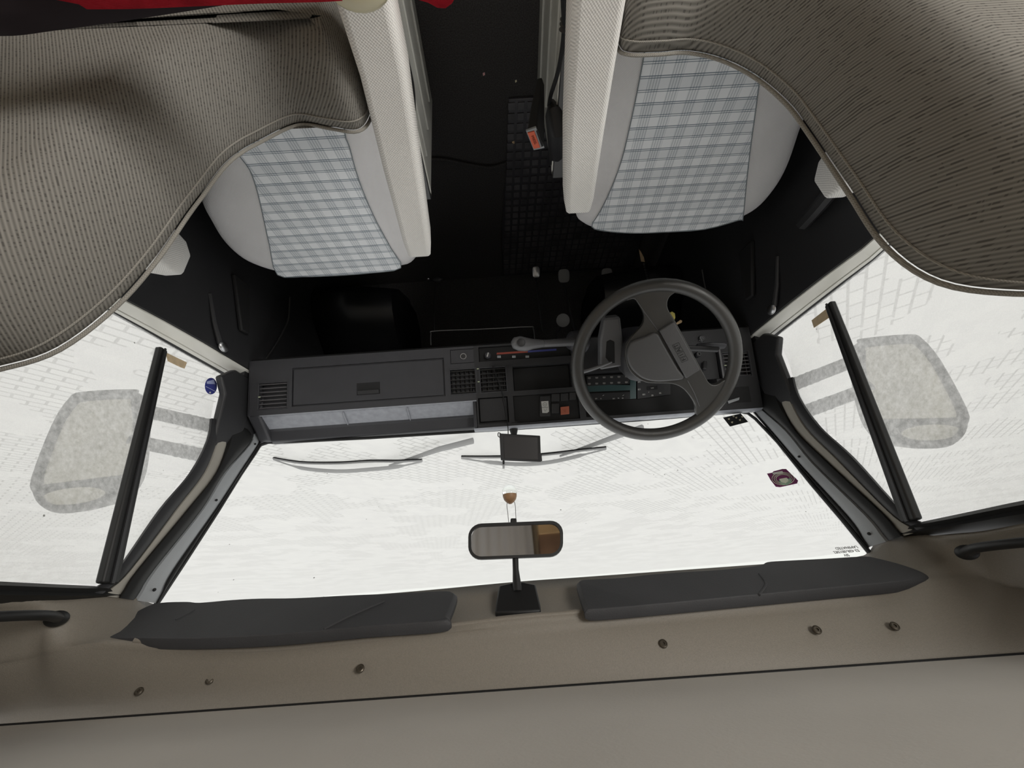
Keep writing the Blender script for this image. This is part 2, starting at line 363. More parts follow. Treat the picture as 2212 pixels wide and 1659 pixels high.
MB().tube([(x, bedge(x) + .004, 1.513) for x in (-1.1, -.5, 0, .5, 1.1)], .0045, 8).build('edge_shade_strip', BLKM, brd)  # black strip painted in for the shaded gap at the board edge
# --- header trim between windscreen and bunk: underside, rounded ridge, screwed fascia
colsx = [((0, 1290, PR), (0, 1432, .70), (0, 1565)), ((120, 1293, PR), (110, 1406, .70), (150, 1554)),
 ((302, 1270, PR), (205, 1391, .71), (300, 1544)), ((330, 1304, WS), (350, 1397, .72), (400, 1537)),
 ((560, 1300, WS), (560, 1403, .72), (560, 1526)), ((850, 1281, WS), (850, 1376, .72), (850, 1506)),
 ((1112, 1257, WS), (1117, 1345, .72), (1110, 1488)), ((1265, 1246, WS), (1270, 1332, .72), (1270, 1477)),
 ((1600, 1222, WS), (1600, 1303, .72), (1600, 1455)), ((1832, 1205, WS), (1820, 1283, .72), (1830, 1438)), ((1878, 1190, WS), (1900, 1275, .72), (1900, 1433)),
 ((1908, 1150, PL), (2012, 1254, .71), (2000, 1426)), ((2050, 1158, PL), (2115, 1243, .72), (2100, 1418)),
 ((2212, 1140, PL), (2212, 1272, .72), (2212, 1410))]
r0, r1, r2 = [], [], []
for a, b, c in colsx:
    r0.append(at(a[0], a[1], a[2])); r1.append(at(b[0], b[1], Y=b[2])); r2.append(at(c[0], c[1], Z=1.512))
r0[0] = at(0, 1290, PR)
r0 = [Vector((.715, .0, 1.345)), Vector((.714, .35, 1.346))] + r0 + [Vector((-.714, .33, 1.346)), Vector((-.715, .0, 1.345))]; r1 = [Vector((1.0, .0, 1.44)), Vector((1.0, .56, 1.44))] + r1 + [Vector((-1.0, .70, 1.45)), Vector((-1.0, .0, 1.44))]; r2 = [Vector((1.06, .0, 1.512)), Vector((1.06, .765, 1.512))] + r2 + [Vector((-1.06, .615, 1.512)), Vector((-1.06, .0, 1.512))]
R0, R1, R2 = cr(r0, 5), cr(r1, 5), cr(r2, 5)
rows = []
for i in range(len(R0)):
    a, b, c = R0[i], R1[i], R2[i]; q = []
    side = min(1, max(0, (abs(b.x) - .5) / .18))      # the ridge softens towards the doors
    for t in (0, .25, .5, .75, .92): q.append(a.lerp(b, t) + Vector((0, 0, .006 * math.sin(t * math.pi) * (1 - side) - .012 * side * math.sin(t * math.pi))))
    q.append(b.lerp(a, .05) + Vector((0, 0, -.008 * (1 - side)))); q.append(b + Vector((0, 0, -.008 * (1 - side)))); q.append(b.lerp(c, .04) + Vector((0, -.004 * (1 - side), -.001)))
    for t in (.08, .25, .5, .75, 1): q.append(b.lerp(c, t) + Vector((0, -.004 * math.sin(t * math.pi), -.003 * math.sin(t * math.pi))))
    q.append(c + Vector((0, .0, .05))); rows.append(q)
hd = MB(); hd.loft(rows, cap=False, closed=False)
header = struct(hd, 'trim_1', LINER, smooth=60)
sol = header.modifiers.new('s', 'SOLIDIFY'); sol.thickness = .006; sol.offset = 1
bead = MB(); bead.tube([p + Vector((0, .003, -.006)) for p in R1 if abs(p.x) < .60], .0045, 10); bead.build('ridge_bead', LINER, header)
for i, (x, y) in enumerate([(300, 1493), (453, 1469), (778, 1444), (1433, 1390), (1765, 1360), (1933, 1352)]):
    # find the fascia point under this pixel
    r = ray(x, y); best = None
    for q in rows:
        for k in range(7, len(q) - 2):
            for tt in (0, .25, .5, .75):
                p = q[k].lerp(q[k + 1], tt); d = (p - CAM).cross(r).length / r.length
                if best is None or d < best[0]: best = (d, p)
    k = (best[1] - CAM).dot(r) / r.dot(r); p = CAM + r * (k - .0045)
    nn = Vector((0, -.85, -.5)).normalized()
    mb = MB(); mb.lathe(p, [(.0058, -.002), (.0058, .0006), (.0044, .0016), (.0040, .0008), (.0022, .0008), (.002, -.001)], 18, nn)
    mb.build('screw', mat('dark_screw', (.10, .085, .065), .4, metal=.6) if i == 0 else bpy.data.materials['dark_screw'], header)

# --- right and left sides of the cab: doors, glass, pillars
SG = [(475, 818), (473, 823), (462, 864), (451, 931), (442, 975), (429, 995), (392, 1033), (331, 1120), (241, 1245)]   # front edge of the quarter glass
DIVB, DIVT = (343, 755), (222, 1262)
PROWS = [  # pillar bands, from the glass forward to the windscreen
 [(453, 905), (478, 905), (500, 905), (535, 905), (565, 905), (585, 905)],
 [(446, 950), (470, 950), (492, 950), (545, 950), (562, 950), (568, 950)],
 [(410, 1020), (442, 1020), (467, 1020), (486, 1020), (518, 1020), (523, 1020)],
 [(343, 1100), (381, 1100), (405, 1100), (436, 1100), (466, 1100), (471, 1100)],
 [(252, 1230), (283, 1230), (297, 1230), (333, 1230), (375, 1230), (387, 1230)],
 [(206, 1268), (232, 1283), (262, 1283), (302, 1279), (345, 1292), (352, 1284)]]
def near_on_seg(A, B, q):
    r = ray(*q).normalized(); best = None
    for i in range(201):
        t = i / 200; p = A.lerp(B, t); d = (p - CAM).cross(r).length
        if best is None or d < best[0]: best = (d, p)
    return best[1]
bands = []
for row in PROWS:
    A = at(*row[0], PR); B = at(*row[5], WS)
    if row[0][1] == 905: B = Vector((.79, 1.22, .86))
    bands.append([A] + [near_on_seg(A, B, q) for q in row[1:5]] + [B])
bands.append([b + (b - a) * .35 for a, b in zip(bands[-2], bands[-1])])
BC = [cr([b[j] for b in bands], 5) for j in range(6)]
def side_build(s):
    side = 'right' if s == 1 else 'left'; Mx = lambda L: [mir(p, s) for p in L]
    # door: inner panel, painted sill under the glass, frame, divider, handle
    door = empty('door_1' if s == 1 else 'door_2', mir((.80, .55, 0), s), kind='structure')
    inA = [Vector((.775, -.05, .86))] + [at(x, y, X=.775) for x, y in ((262, 640), (362, 693), (445, 740), (540, 795))]
    gl = [Vector((.822, -.05, .83)), at(235, 672, PR), at(300, 708, PR), at(364, 744, PR), at(486, 812, PR)]
    inA[-1].y += .02; 
    pan = MB(); top = inA; low = [Vector((.775, p.y, 0.02)) for p in top]
    midr = [Vector((.765, p.y, .55)) for p in top]; m2 = [Vector((.765, p.y, .30)) for p in top]
    back = [Vector((.80, p.y, p.z)) for p in top]; backl = [Vector((.80, p.y, .02)) for p in top]
    pan.loft([Mx(r) for r in (back, top, midr, m2, low, backl)], cap=False, closed=False)
    pan.build('door_panel', BLK, door, smooth=30)
    # continuation forward of the door: black kick panel
    kp = MB(); kp.prism(Mx([(.786, 1.06, .0), (.786, 1.70, .0), (.786, 1.70, .60), (.786, 1.30, .80), (.786, 1.205, .925), (.786, 1.065, .90), (.786, 1.05, .74)]), (s * .03, 0, 0))
    kp.build('kick_panel', BLK, door)
    sm = MB(); sm.tube(Mx(cr([(.772, 1.075, .73), (.771, 1.13, .60), (.770, 1.16, .5), (.770, 1.17, .44), (.771, 1.15, .36)], 5)), .003, 6); sm.build('door_seam', DMETAL, door)
    # sill: two light ridges and a dark scraper line along the glass
    def strip(f0, f1, lift, nm, m, th=.006):
        a = [inA[i].lerp(gl[i], f0) + Vector((0, 0, lift)) for i in range(5)]; b = [inA[i].lerp(gl[i], f1) + Vector((0, 0, lift)) for i in range(5)]
        mb = MB(); mb.loft([Mx(a), Mx(b), Mx([p - Vector((0, 0, th)) for p in b]), Mx([p - Vector((0, 0, th)) for p in a]), Mx(a)], cap=False, closed=False)
        return mb.build(nm, m, door, smooth=30)
    strip(.0, .09, .0, 'panel_top_edge', RUB); strip(.09, .62, .003, 'sill', PAINT, .02); strip(.62, .68, .0, 'sill_groove', RUB); strip(.66, .80, .004, 'sill_ridge', PAINT, .02); strip(.80, 1.0, .002, 'scraper_seal', RUB, .02)
    # inner grab ledge and release lever
    g = MB(); g.tube(Mx(cr([(.755, .42, .66), (.745, .5, .665), (.745, .62, .66), (.757, .70, .64)], 4)), .016, 8); g.build('grab_ledge', BLK, door)
    h = MB(); h.prism(Mx([(.765, .86, .52), (.765, .95, .655), (.765, .985, .645), (.765, .93, .50)]), (-s * .012, 0, 0)); h.build('lever_recess', BLKM, door, bevel=.004)
    hp = at(483, 749, X=.76); hh = MB(); hh.ball(mir(hp, s), (.008, .018, .014)); hh.build('release_lever', METAL, door); MB().tube(Mx([hp + Vector((.004, -.01, -.004)), hp + Vector((.004, -.05, -.045)), hp + Vector((.008, -.09, -.11))]), [.007, .006, .005], 8).build('lever_rim', BLK, door)
    pk = MB(); pk.loft([Mx([(.765, y, .36), (.735, y, .33), (.73, y, .10), (.765, y, .08)]) for y in (.12, .95)]); pk.build('door_pocket', BLK, door, bevel=.01)
    # glass
    win = empty('window_2' if s == 1 else 'window_3', mir((.80, .5, .82), s), kind='structure')
    q = [at(x, y, PR) for x, y in SG]
    out = [Vector((.822, -.05, .80)), at(300, 710, PR) + Vector((0, 0, -.02))] + [q[0] + Vector((0, 0, -.015))] + q[1:] + [at(206, 1262, PR)] + [Vector((.717, -.05, 1.332))]
    out = [p + Vector((0, 0, 0)) for p in out]
    MB().add(Mx(out), [tuple(range(len(out)))]).build('glass_pane', GSD, win, smooth=0)
    dv = MB(); a, b = at(*DIVB, PR), at(*DIVT, PR); d = (b - a).normalized(); w = Vector((0, 1, 0))
    dv.prism(Mx([a - w * .013, a + w * .009, b + w * .015, b - w * .017]), (-s * .016, 0, 0)); dv.build('divider_bar', RUB, win, bevel=.004)
    dg = MB(); dg.prism(Mx([a - w * .004 + Vector((-.016, 0, 0)), a + w * .0 + Vector((-.016, 0, 0)), b + w * .002 + Vector((-.016, 0, 0)), b - w * .004 + Vector((-.016, 0, 0))]), (-s * .003, 0, 0)); dg.build('divider_bead', BLK, win)
    tr = MB(); T = [Vector((.717, -.05, 1.328)), at(0, 1256, PR), at(120, 1262, PR), at(206, 1266, PR)]; B = [Vector((.713, -.05, 1.352)), at(0, 1292, PR), at(140, 1293, PR), at(255, 1290, PR)]
    tr.loft([Mx(T), Mx([t.lerp(bb, .3) + Vector((-.014, 0, 0)) for t, bb in zip(T, B)]), Mx([t.lerp(bb, .6) + Vector((-.008, 0, 0)) for t, bb in zip(T, B)]), Mx([t.lerp(bb, .85) + Vector((-.014, 0, 0)) for t, bb in zip(T, B)]), Mx([bb + Vector((.002, 0, .004)) for bb in B]), Mx([bb + Vector((.02, 0, .010)) for bb in B])], cap=False, closed=False)
    tr.build('top_seal', RUB, win, smooth=50)
    # windscreen pillar
    pil = empty('trim_2' if s == 1 else 'trim_3', mir((.76, 1.05, .8), s), kind='structure')
    for j0, j1, nm, m, lift in ((0, 1, 'door_frame', BLK, .010), (1, 2, 'painted_strip', WALLB, .004), (2, 3, 'door_seal', RUB, .012), (3, 4, 'pillar_cover', GREYP, .006), (4, 5, 'windscreen_seal', RUB, .008)):
        inn = Vector((-.7, -.7, 0)).normalized()
        A, B = BC[j0], BC[j1]; bulge = [a.lerp(b, .5) + inn * lift for a, b in zip(A, B)]
        q1 = [a.lerp(b, .12) + inn * lift * .8 for a, b in zip(A, B)]; q3 = [a.lerp(b, .88) + inn * lift * .8 for a, b in zip(A, B)]
        mb = MB(); mb.loft([Mx([p - inn * .012 for p in A]), Mx(A), Mx(q1), Mx(bulge), Mx(q3), Mx(B), Mx([p - inn * .012 for p in B])], cap=False, closed=False)
        mb.build(nm, m, pil, smooth=45)
    for (x, y) in ((547, 959), (341, 1272), (457, 1078)):
        A = BC[3]; 
        P = [a.lerp(b, .5) for a, b in zip(BC[3], BC[4])]; r = ray(x, y).normalized(); p = min(P, key=lambda p: (p - CAM).cross(r).length) + Vector((-.007, -.004, 0))
        MB().ball(mir(p, s), (.003, .003, .003), 8, 6).build('screw_hole', BLKM, pil)
    # black corner trim that carries the outside mirror
    tri = MB(); X = .783
    pts = [at(x, y, X=X) for x, y in ((478, 812), (510, 798), (543, 818), (541, 888), (527, 931), (500, 972), (486, 988), (461, 987), (466, 940), (480, 880), (487, 850))]
    tri.prism(Mx(pts), (s * .02, 0, 0)); tri.build('mirror_corner_trim', BLK, pil, bevel=.006)
side_build(1); side_build(-1)
# --- windscreen
win = empty('window_1', (0, 1.19, .91), kind='structure')
wp = [(575, 954), (700, 950), (1100, 924), (1500, 897), (1612, 886), (1655, 925), (1750, 1041), (1884, 1201), (1600, 1218), (1112, 1252), (560, 1296), (332, 1312), (470, 1100), (556, 968)]
P = [at(x, y, WS) for x, y in wp]; P2 = [p + Vector((0, .02, -.02)) if p.z < .96 else p + Vector((0, 0, .012)) for p in P]
MB().add([p + Vector((0, .004, 0)) for p in P2], [tuple(range(len(P2)))]).build('glass_pane', GWS, win, smooth=0)
seal = MB(); seal.tube([at(x, y, WS) for x, y in ((332, 1314), (400, 1212), (470, 1105), (520, 1025), (552, 978), (562, 962), (580, 956), (640, 954), (800, 946), (1100, 927), (1400, 906), (1560, 893), (1600, 890), (1616, 893), (1632, 905), (1680, 955), (1752, 1044), (1820, 1123), (1884, 1201))], .0045, 8)
seal.build('rubber_seal', RUB, win)

# ================================================================== OUTSIDE
gm = bpy.data.materials.new('pale_paving'); gm.use_nodes = True; t = gm.node_tree; p = t.nodes['Principled BSDF']; p.inputs['Roughness'].default_value = .8
tc = N(t, 'ShaderNodeTexCoord'); br = N(t, 'ShaderNodeTexBrick', Scale=1.0); br.inputs['Brick Width'].default_value = .24; br.inputs['Row Height'].default_value = .12; br.inputs['Mortar Size'].default_value = .012
br.inputs['Color1'].default_value = (.74, .73, .70, 1); br.inputs['Color2'].default_value = (.68, .67, .65, 1); br.inputs['Mortar'].default_value = (.46, .45, .43, 1)
mp = N(t, 'ShaderNodeMapping'); mp.inputs['Rotation'].default_value = (0, 0, .95); nzz = N(t, 'ShaderNodeTexNoise', Scale=.9, Detail=3.0); t.links.new(tc.outputs['Object'], nzz.inputs['Vector']); t.links.new(mth(t, 'MULTIPLY', mth(t, 'GREATER_THAN', nzz.outputs['Fac'], .50), .012), br.inputs['Mortar Size']); t.links.new(tc.outputs['Object'], mp.inputs[0]); t.links.new(mp.outputs[0], br.inputs['Vector']); t.links.new(br.outputs['Color'], p.inputs['Base Color'])
struct(MB().prism([(-40, -40, -.7), (40, -40, -.7), (40, 60, -.7), (-40, 60, -.7)], (0, 0, -.05)), 'ground', gm, smooth=0)


# ================================================================== DASHBOARD
dash = empty('dashboard', (0, 1.1, .7), 'wide charcoal plastic dashboard under the windscreen with vents and instruments', 'dashboard')
def rect(a, b, c, d):
    q = [face_uv(*p) for p in (a, b, c, d)]; us = [p[0] for p in q]; vs = [p[1] for p in q]
    us.sort(); vs.sort(); return (sum(us[:2]) / 2, sum(us[2:]) / 2, sum(vs[:2]) / 2, sum(vs[2:]) / 2)
rVentR = rect((558, 827), (623, 823), (621, 883), (555, 886))        # passenger end vent
rGlove = rect((636, 785), (957, 764), (957, 854), (631, 875))
rLight = rect((973, 756), (1030, 752), (1031, 782), (972, 787))
rHeat = rect((1034, 752), (1232, 735), (1232, 768), (1034, 782))
rV1 = rect((970, 798), (1030, 794), (1030, 850), (972, 854)); rV2 = rect((1036, 794), (1094, 790), (1096, 846), (1036, 850))
rRadio = rect((1108, 792), (1232, 783), (1236, 836), (1109, 845))
rCub = rect((1033, 860), (1097, 856), (1099, 912), (1035, 918))
rSw = rect((1109, 855), (1246, 846), (1256, 904), (1111, 914))
rClu = rect((1262, 806), (1540, 785), (1560, 878), (1262, 904))
rLsw = rect((1500, 748), (1552, 744), (1558, 818), (1500, 822))
rVentL = rect((1560, 762), (1618, 757), (1626, 812), (1564, 818))
rCubL = rect((1574, 838), (1622, 834), (1618, 868), (1572, 872))
XC = face_uv(1030, 880)[0]     # passenger tray ends here
vT = 0.0; vTop = face_uv(1100, 920)[1]; vTopD = face_uv(1300, 905)[1]; vB = face_uv(1100, 742)[1]; vBp = face_uv(750, 782)[1]
# passenger half, up to the tray lip
uE = .772
rGl2 = (rGlove[0], rGlove[1], rGlove[2], vB - .035)
holed(XC, uE, .0, vB, [(*rVentR, .022), (*rV1, .022), (*rLight, .004), (rGl2[0] - .004, rGl2[1] + .004, rGl2[2] - .004, rGl2[3] + .004, .006)], fpt, 'passenger_face', DASH, dash)
# centre and driver half, higher
holed(-uE, XC, vTop, vB, [(*rHeat, .012), (*rV2, .022), (*rRadio, .03), (*rCub, .02), (*rSw, .01), (*rClu, .05), (*rLsw, .018), (*rVentL, .022)] , fpt, 'centre_face', DASH2, dash)
# top surfaces
lip = fpt(0, 0); hood = fpt(0, vTop)
tray = MB()
def top_profile(x0, x1, pts, nm, m, **kw):
    mb = MB(); mb.loft([[Vector((x, a, b)) for a, b in pts] for x in (x0, x1)], cap=False, closed=False); return mb.build(nm, m, dash, bevel=.003, seg=3, smooth=40, **kw)
TW = [(1.154, .886), (1.163, .889), (1.178, .917), (1.195, .919), (1.25, .90)]
top_profile(XC, uE - .035, [(lip.y, lip.z), (lip.y + .003, lip.z + .003), (lip.y + .008, lip.z - .003), (1.158, .887)], 'sheen_painted_tray_floor', SHELF, label='tray floor painted pale with windscreen sheen')  # paler than the tray wall to stand in for windscreen sheen
top_profile(XC, uE - .035, TW, 'tray_wall', DASH)
for x in (at(745, 895, Y=1.12).x, at(882, 884, Y=1.12).x):
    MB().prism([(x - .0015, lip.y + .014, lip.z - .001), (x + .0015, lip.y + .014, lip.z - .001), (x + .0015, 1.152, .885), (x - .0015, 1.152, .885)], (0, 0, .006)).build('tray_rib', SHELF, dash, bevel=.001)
# tray end by the door and the step up to the centre
MB().loft([[Vector((x, lip.y, lip.z)), Vector((x, 1.172, .917)), Vector((x, 1.25, .90)), Vector((x, 1.25, .72)), Vector((x, lip.y, .72))] for x in (uE - .035, uE)]).build('tray_end', DASH, dash, bevel=.006, seg=3)
MB().loft([[Vector((x, lip.y + .002, lip.z - .02)), Vector((x, hood.y, hood.z)), Vector((x, 1.182, .925)), Vector((x, 1.25, .90)), Vector((x, 1.20, .72)), Vector((x, lip.y, .72))] for x in (XC, XC + .012)]).build('tray_step', DASH, dash, bevel=.005, seg=3)
top_profile(-uE, XC + .012, [(hood.y, hood.z), (hood.y + .006, hood.z + .003), (hood.y + .03, hood.z + .001), (1.182, .926), (1.25, .90)], 'hood', SHELF)  # sheen along the hood top is put into its colour
# underside and ends
und = MB(); vb = fpt(0, vB)
for x0, x1 in ((-uE, uE),): und.loft([[Vector((x, a, b)) for a, b in ((vb.y, vb.z), (vb.y + .01, vb.z - .012), (vb.y + .08, vb.z - .05), (1.3, vb.z - .09), (1.70, vb.z - .09))] for x in (x0, x1)], cap=False, closed=False)
und.build('underside', BLKM, dash, smooth=30)
for s in (-1, 1):
    top = (lip.z if s > 0 else hood.z); ty = (lip.y if s > 0 else hood.y)
    MB().prism([(s * uE, vb.y, vb.z), (s * uE, ty, top), (s * uE, 1.18, .918), (s * uE, 1.5, .8), (s * uE, 1.5, .55)], (-s * .006, 0, 0)).build('end_cap', DASH, dash, bevel=.002)
# glovebox door
u0, u1, v0, v1 = rGl2; 
gb = MB(); gb.prism([fpt(u0, v0, .001), fpt(u1, v0, .001), fpt(u1, v1, .001), fpt(u0, v1, .001)], -DN * .006); glove = gb.build('glovebox_door', DASH, dash, bevel=.002)
a = rect((771, 828), (821, 825), (821, 851), (771, 854))
MB().prism([fpt(a[0], a[2], .0015), fpt(a[1], a[2], .0015), fpt(a[1], a[3], .0015), fpt(a[0], a[3], .0015)], -DN * .002).build('latch_recess', BLKM, glove)
MB().prism([fpt(a[0] + .003, a[2] + .002, .006), fpt(a[1] - .003, a[2] + .002, .006), fpt(a[1] - .003, a[2] + .013, .006), fpt(a[0] + .003, a[2] + .013, .006)], -DN * .005).build('latch', BLK, glove, bevel=.001)
# vents
def vent(r, nm, nh, nv, frame=True, wheel=None, slat=DMETAL):
    u0, u1, v0, v1 = r
    e = MB()
    for (a, b, c, d) in ((u0, u1, v0, v0 + .003), (u0, u1, v1 - .003, v1), (u0, u0 + .003, v0, v1), (u1 - .003, u1, v0, v1)): e.prism([fpt(a, c, .001), fpt(b, c, .001), fpt(b, d, .001), fpt(a, d, .001)], -DN * .02)
    v = e.build(nm, DASH, dash, bevel=.0008)
    sl = MB()
    for i in range(nh):
        c = v0 + (v1 - v0) * (i + .5) / nh; sl.prism([fpt(u0 + .003, c - .0012, -.004), fpt(u1 - .003, c - .0012, -.004), fpt(u1 - .003, c + .0012, -.004), fpt(u0 + .003, c + .0012, -.004)], -DN * .008)
    sl.build('louvres', slat, v)
    if nv:
        s2 = MB()
        for i in range(nv):
            c = u0 + (u1 - u0) * (i + .5) / nv; s2.prism([fpt(c - .0008, v0 + .003, -.010), fpt(c + .0008, v0 + .003, -.010), fpt(c + .0008, v1 - .003, -.010), fpt(c - .0008, v1 - .003, -.010)], -DN * .008)
        s2.build('cross_vanes', slat, v)
    if wheel:
        for c in wheel: MB().prism([fpt(c[0] - .003, c[1] - .0012, .002), fpt(c[0] + .003, c[1] - .0012, .002), fpt(c[0] + .003, c[1] + .0012, .002), fpt(c[0] - .003, c[1] + .0012, .002)], -DN * .002).build('indicator_mark', mat('pale_green_mark', (.55, .62, .42), .6) if 'pale_green_mark' not in bpy.data.materials else bpy.data.materials['pale_green_mark'], v)
    return v
SL = mat('grey_louvre_plastic', (.10, .095, .10), .45); SLD = mat('dark_louvre_plastic', (.018, .018, .018), .5)
vent(rVentR, 'end_vent', 7, 0, wheel=[(rVentR[1] - .006, face_uv(560, 858)[1])], slat=SL); vent(rVentL, 'end_vent', 7, 4, wheel=[(rVentL[1] - .006, face_uv(1561, 790)[1])], slat=SL)
vent(rV1, 'centre_vent', 6, 6, slat=SLD); vent(rV2, 'centre_vent', 6, 5, wheel=[(rV2[1] + .003, face_uv(1031, 797)[1]), (rV2[1] + .003, face_uv(1032, 825)[1])], slat=SLD)
# centre stack pieces
def fplate(r, w, th, nm, m, par=dash, bevel=.001):
    u0, u1, v0, v1 = r; return MB().prism([fpt(u0, v0, w), fpt(u1, v0, w), fpt(u1, v1, w), fpt(u0, v1, w)], -DN * th).build(nm, m, par, bevel=bevel)
lp = fplate((rLight[0] + .001, rLight[1] - .001, rLight[2] + .001, rLight[3] - .001), -.001, .003, 'lighter_plate', DASH)
c = at(1001, 770, DF); rg = MB(); rg.lathe(c, [(.0095, 0), (.0095, .003), (.0075, .003), (.0068, .001), (.0068, -.003)], 24, DN); rg.build('lighter_ring', METAL, lp)
MB().lathe(c, [(.0066, -.001), (.0066, .0012), (.001, .0014)], 20, DN).build('lighter_knob', BLK, lp)
hp = fplate((rHeat[0] + .001, rHeat[1] - .001, rHeat[2] + .001, rHeat[3] - .001), -.008, .003, 'heater_panel', BLKM)
c = at(1054, 768, DF); kb = MB(); kb.lathe(c, [(.010, -.006), (.010, .006), (.008, .009), (.001, .0095)], 14, DN); kb.build('blower_knob', DASH, hp)
kk = MB(); kk.box(c + DN * .011, (.003, .003, .014), R=Matrix.Rotation(.3, 3, 'Y')); kk.build('knob_pointer', WHITE, hp)
for (x0, x1, m) in ((1073, 1140, REDP), (1140, 1202, BLUEP)):
    ya = lambda x: 765 - (x - 1073) * .068
    plate([(x0, ya(x0) - 3), (x1, ya(x1) - 3), (x1, ya(x1) + 1), (x0, ya(x0) + 1)], (fpt(0, 0, -.0075), DN), .001, 'temperature_stripe', m, hp)
for x in (1078, 1110, 1139): plate([(x - 4, 768), (x + 4, 768), (x + 4, 773), (x - 4, 773)], (fpt(0, 0, -.004), DN), .004, 'heater_slider', GREYP, hp, bevel=.0005)
rd = fplate((rRadio[0] + .002, rRadio[1] - .002, rRadio[2] + .002, rRadio[3] - .002), -.024, .004, 'radio_blank', BLKM)
cb = fplate((rCub[0] + .003, rCub[1] - .003, rCub[2] + .008, rCub[3] - .002), -.008, .006, 'ashtray_cover', DASH2)
# switches
sw = fplate((rSw[0] + .001, rSw[1] - .001, rSw[2] + .001, rSw[3] - .001), -.008, .003, 'switch_panel', BLKM)
for x0, x1, y0, y1 in ((1191, 1209, 851, 867), (1211, 1228, 850, 866), (1230, 1244, 848, 864), (1191, 1208, 872, 893), (1166, 1189, 856, 900)):
    sl_ = -.068; plate([(x0, y0), (x1, y0 - 1), (x1, y1 - 1), (x0, y1)], (fpt(0, 0, -.003), DN), .005, 'rocker_switch', BLK, sw, bevel=.001)
hz = plate([(1211, 879), (1229.5, 877), (1230, 894), (1211.5, 896)], (fpt(0, 0, .001), DN), .007, 'hazard_button', HAZ, sw, bevel=.001)
e1, e2 = at(1221, 882, (fpt(0, 0, .0018), DN)), 0
tri = MB(); cpt = at(1220, 887, (fpt(0, 0, .0016), DN)); TR = [cpt + Vector((1, 0, 0)) * (.0045 * math.sin(a)) - DV * (.0045 * math.cos(a)) for a in (0, 2.094, 4.189)]
tri.tube(TR, .0004, 4, closed=True); tri.build('triangle_mark', mat('dark_red_print', (.22, .04, .03), .6), hz)
sp = (fpt(0, 0, -.0015), DN)
st = plate([(1169, 867), (1184.5, 866), (1186, 889), (1182, 892), (1171.5, 892)], sp, .001, 'instruction_sticker', WHITE, sw)
INK = mat('black_ink', (.015, .015, .015), .7); sp2 = (fpt(0, 0, -.0012), DN)
def inkline(pts, pl, par, r=.00035, nm='ink_line', closed=False, m=INK): return MB().tube([at(x, y, pl) for x, y in pts], r, 4, closed=closed).build(nm, m, par)
inkline([(1177 + 4 * math.cos(a), 873.5 + 4 * math.sin(a)) for a in [i * .5236 for i in range(12)]], sp2, st, closed=True)
inkline([(1175, 873.5), (1179, 873.5)], sp2, st); inkline([(1170, 880.5), (1184, 879.5)], sp2, st, .0005); inkline([(1182, 882), (1177.5, 889), (1175, 884)], sp2, st)
# instrument cluster
clu = fplate((rClu[0] + .001, rClu[1] - .001, rClu[2] + .001, rClu[3] - .001), -.046, .003, 'instrument_cluster', BLKM)
cp = (fpt(0, 0, -.040), DN)
def cplate(px, nm, m, off=0): return plate(px, cp, .001, nm, m, clu, off=off)
cplate([(1264, 830), (1361, 832), (1361, 808), (1374, 807), (1374, 861), (1361, 862), (1361, 843), (1264, 847)], 'teal_backing', TEAL)
cplate([(1267, 812), (1359, 809), (1360, 829), (1268, 834)], 'warning_light_block', DASH2, .001)
cplate([(1271, 850), (1360, 847), (1361, 862), (1273, 866)], 'gauge_block', DASH2, .001)
cplate([(1376, 812), (1448, 806), (1448, 852), (1377, 862)], 'speedometer', DASH2, .001)
RD = Vector((1, 0, 0)); UPV = -DV
def ctext(s, x, y, size): text(s, size, at(x, y, (fpt(0, 0, -.038), DN)), RD, UPV, WHITE, clu, 'gauge_number')
for s, x, y in (('160', 1381, 825), ('120', 1381, 841), ('100', 1391, 852), ('80', 1409, 854), ('50', 1426, 849)): ctext(s, x, y, .0068)
for s, x, y in (('50', 1345, 860), ('90', 1336, 860), ('130', 1326, 861), ('1/2', 1288, 861), ('0', 1298, 861)): ctext(s, x, y, .0052)
wl_ = MB()
for i in range(6):
    for j in range(2):
        x, y = 1273 + i * 16, (816.5 if j == 0 else 829) - i * .7; q = (fpt(0, 0, -.0385), DN)
        wl_.prism([at(x - 3, y - 1.6, q), at(x + 3, y - 1.6, q), at(x + 3, y + 1.6, q), at(x, y + 2.4, q), at(x - 3, y + 1.6, q)], DN * .0004)
wl_.build('warning_symbols', mat('dim_grey_print', (.22, .21, .20), .6), clu)
od = cplate([(1397, 835), (1420, 833), (1420, 841), (1397, 843)], 'odometer_window', BLKM, .002)
text('3475', .005, at(1409, 838, (fpt(0, 0, -.0365), DN)), RD, UPV, WHITE, clu, 'odometer_digits')
for (x, y, a) in ((1305, 853, .6), (1348, 853, .6), (1402, 846, .2)): MB().tube([at(x, y, (fpt(0, 0, -.038), DN)), at(x - 6 * math.sin(a), y + 6 * math.cos(a) * .4, (fpt(0, 0, -.038), DN))], .0005, 4).build('gauge_needle', WHITE, clu)
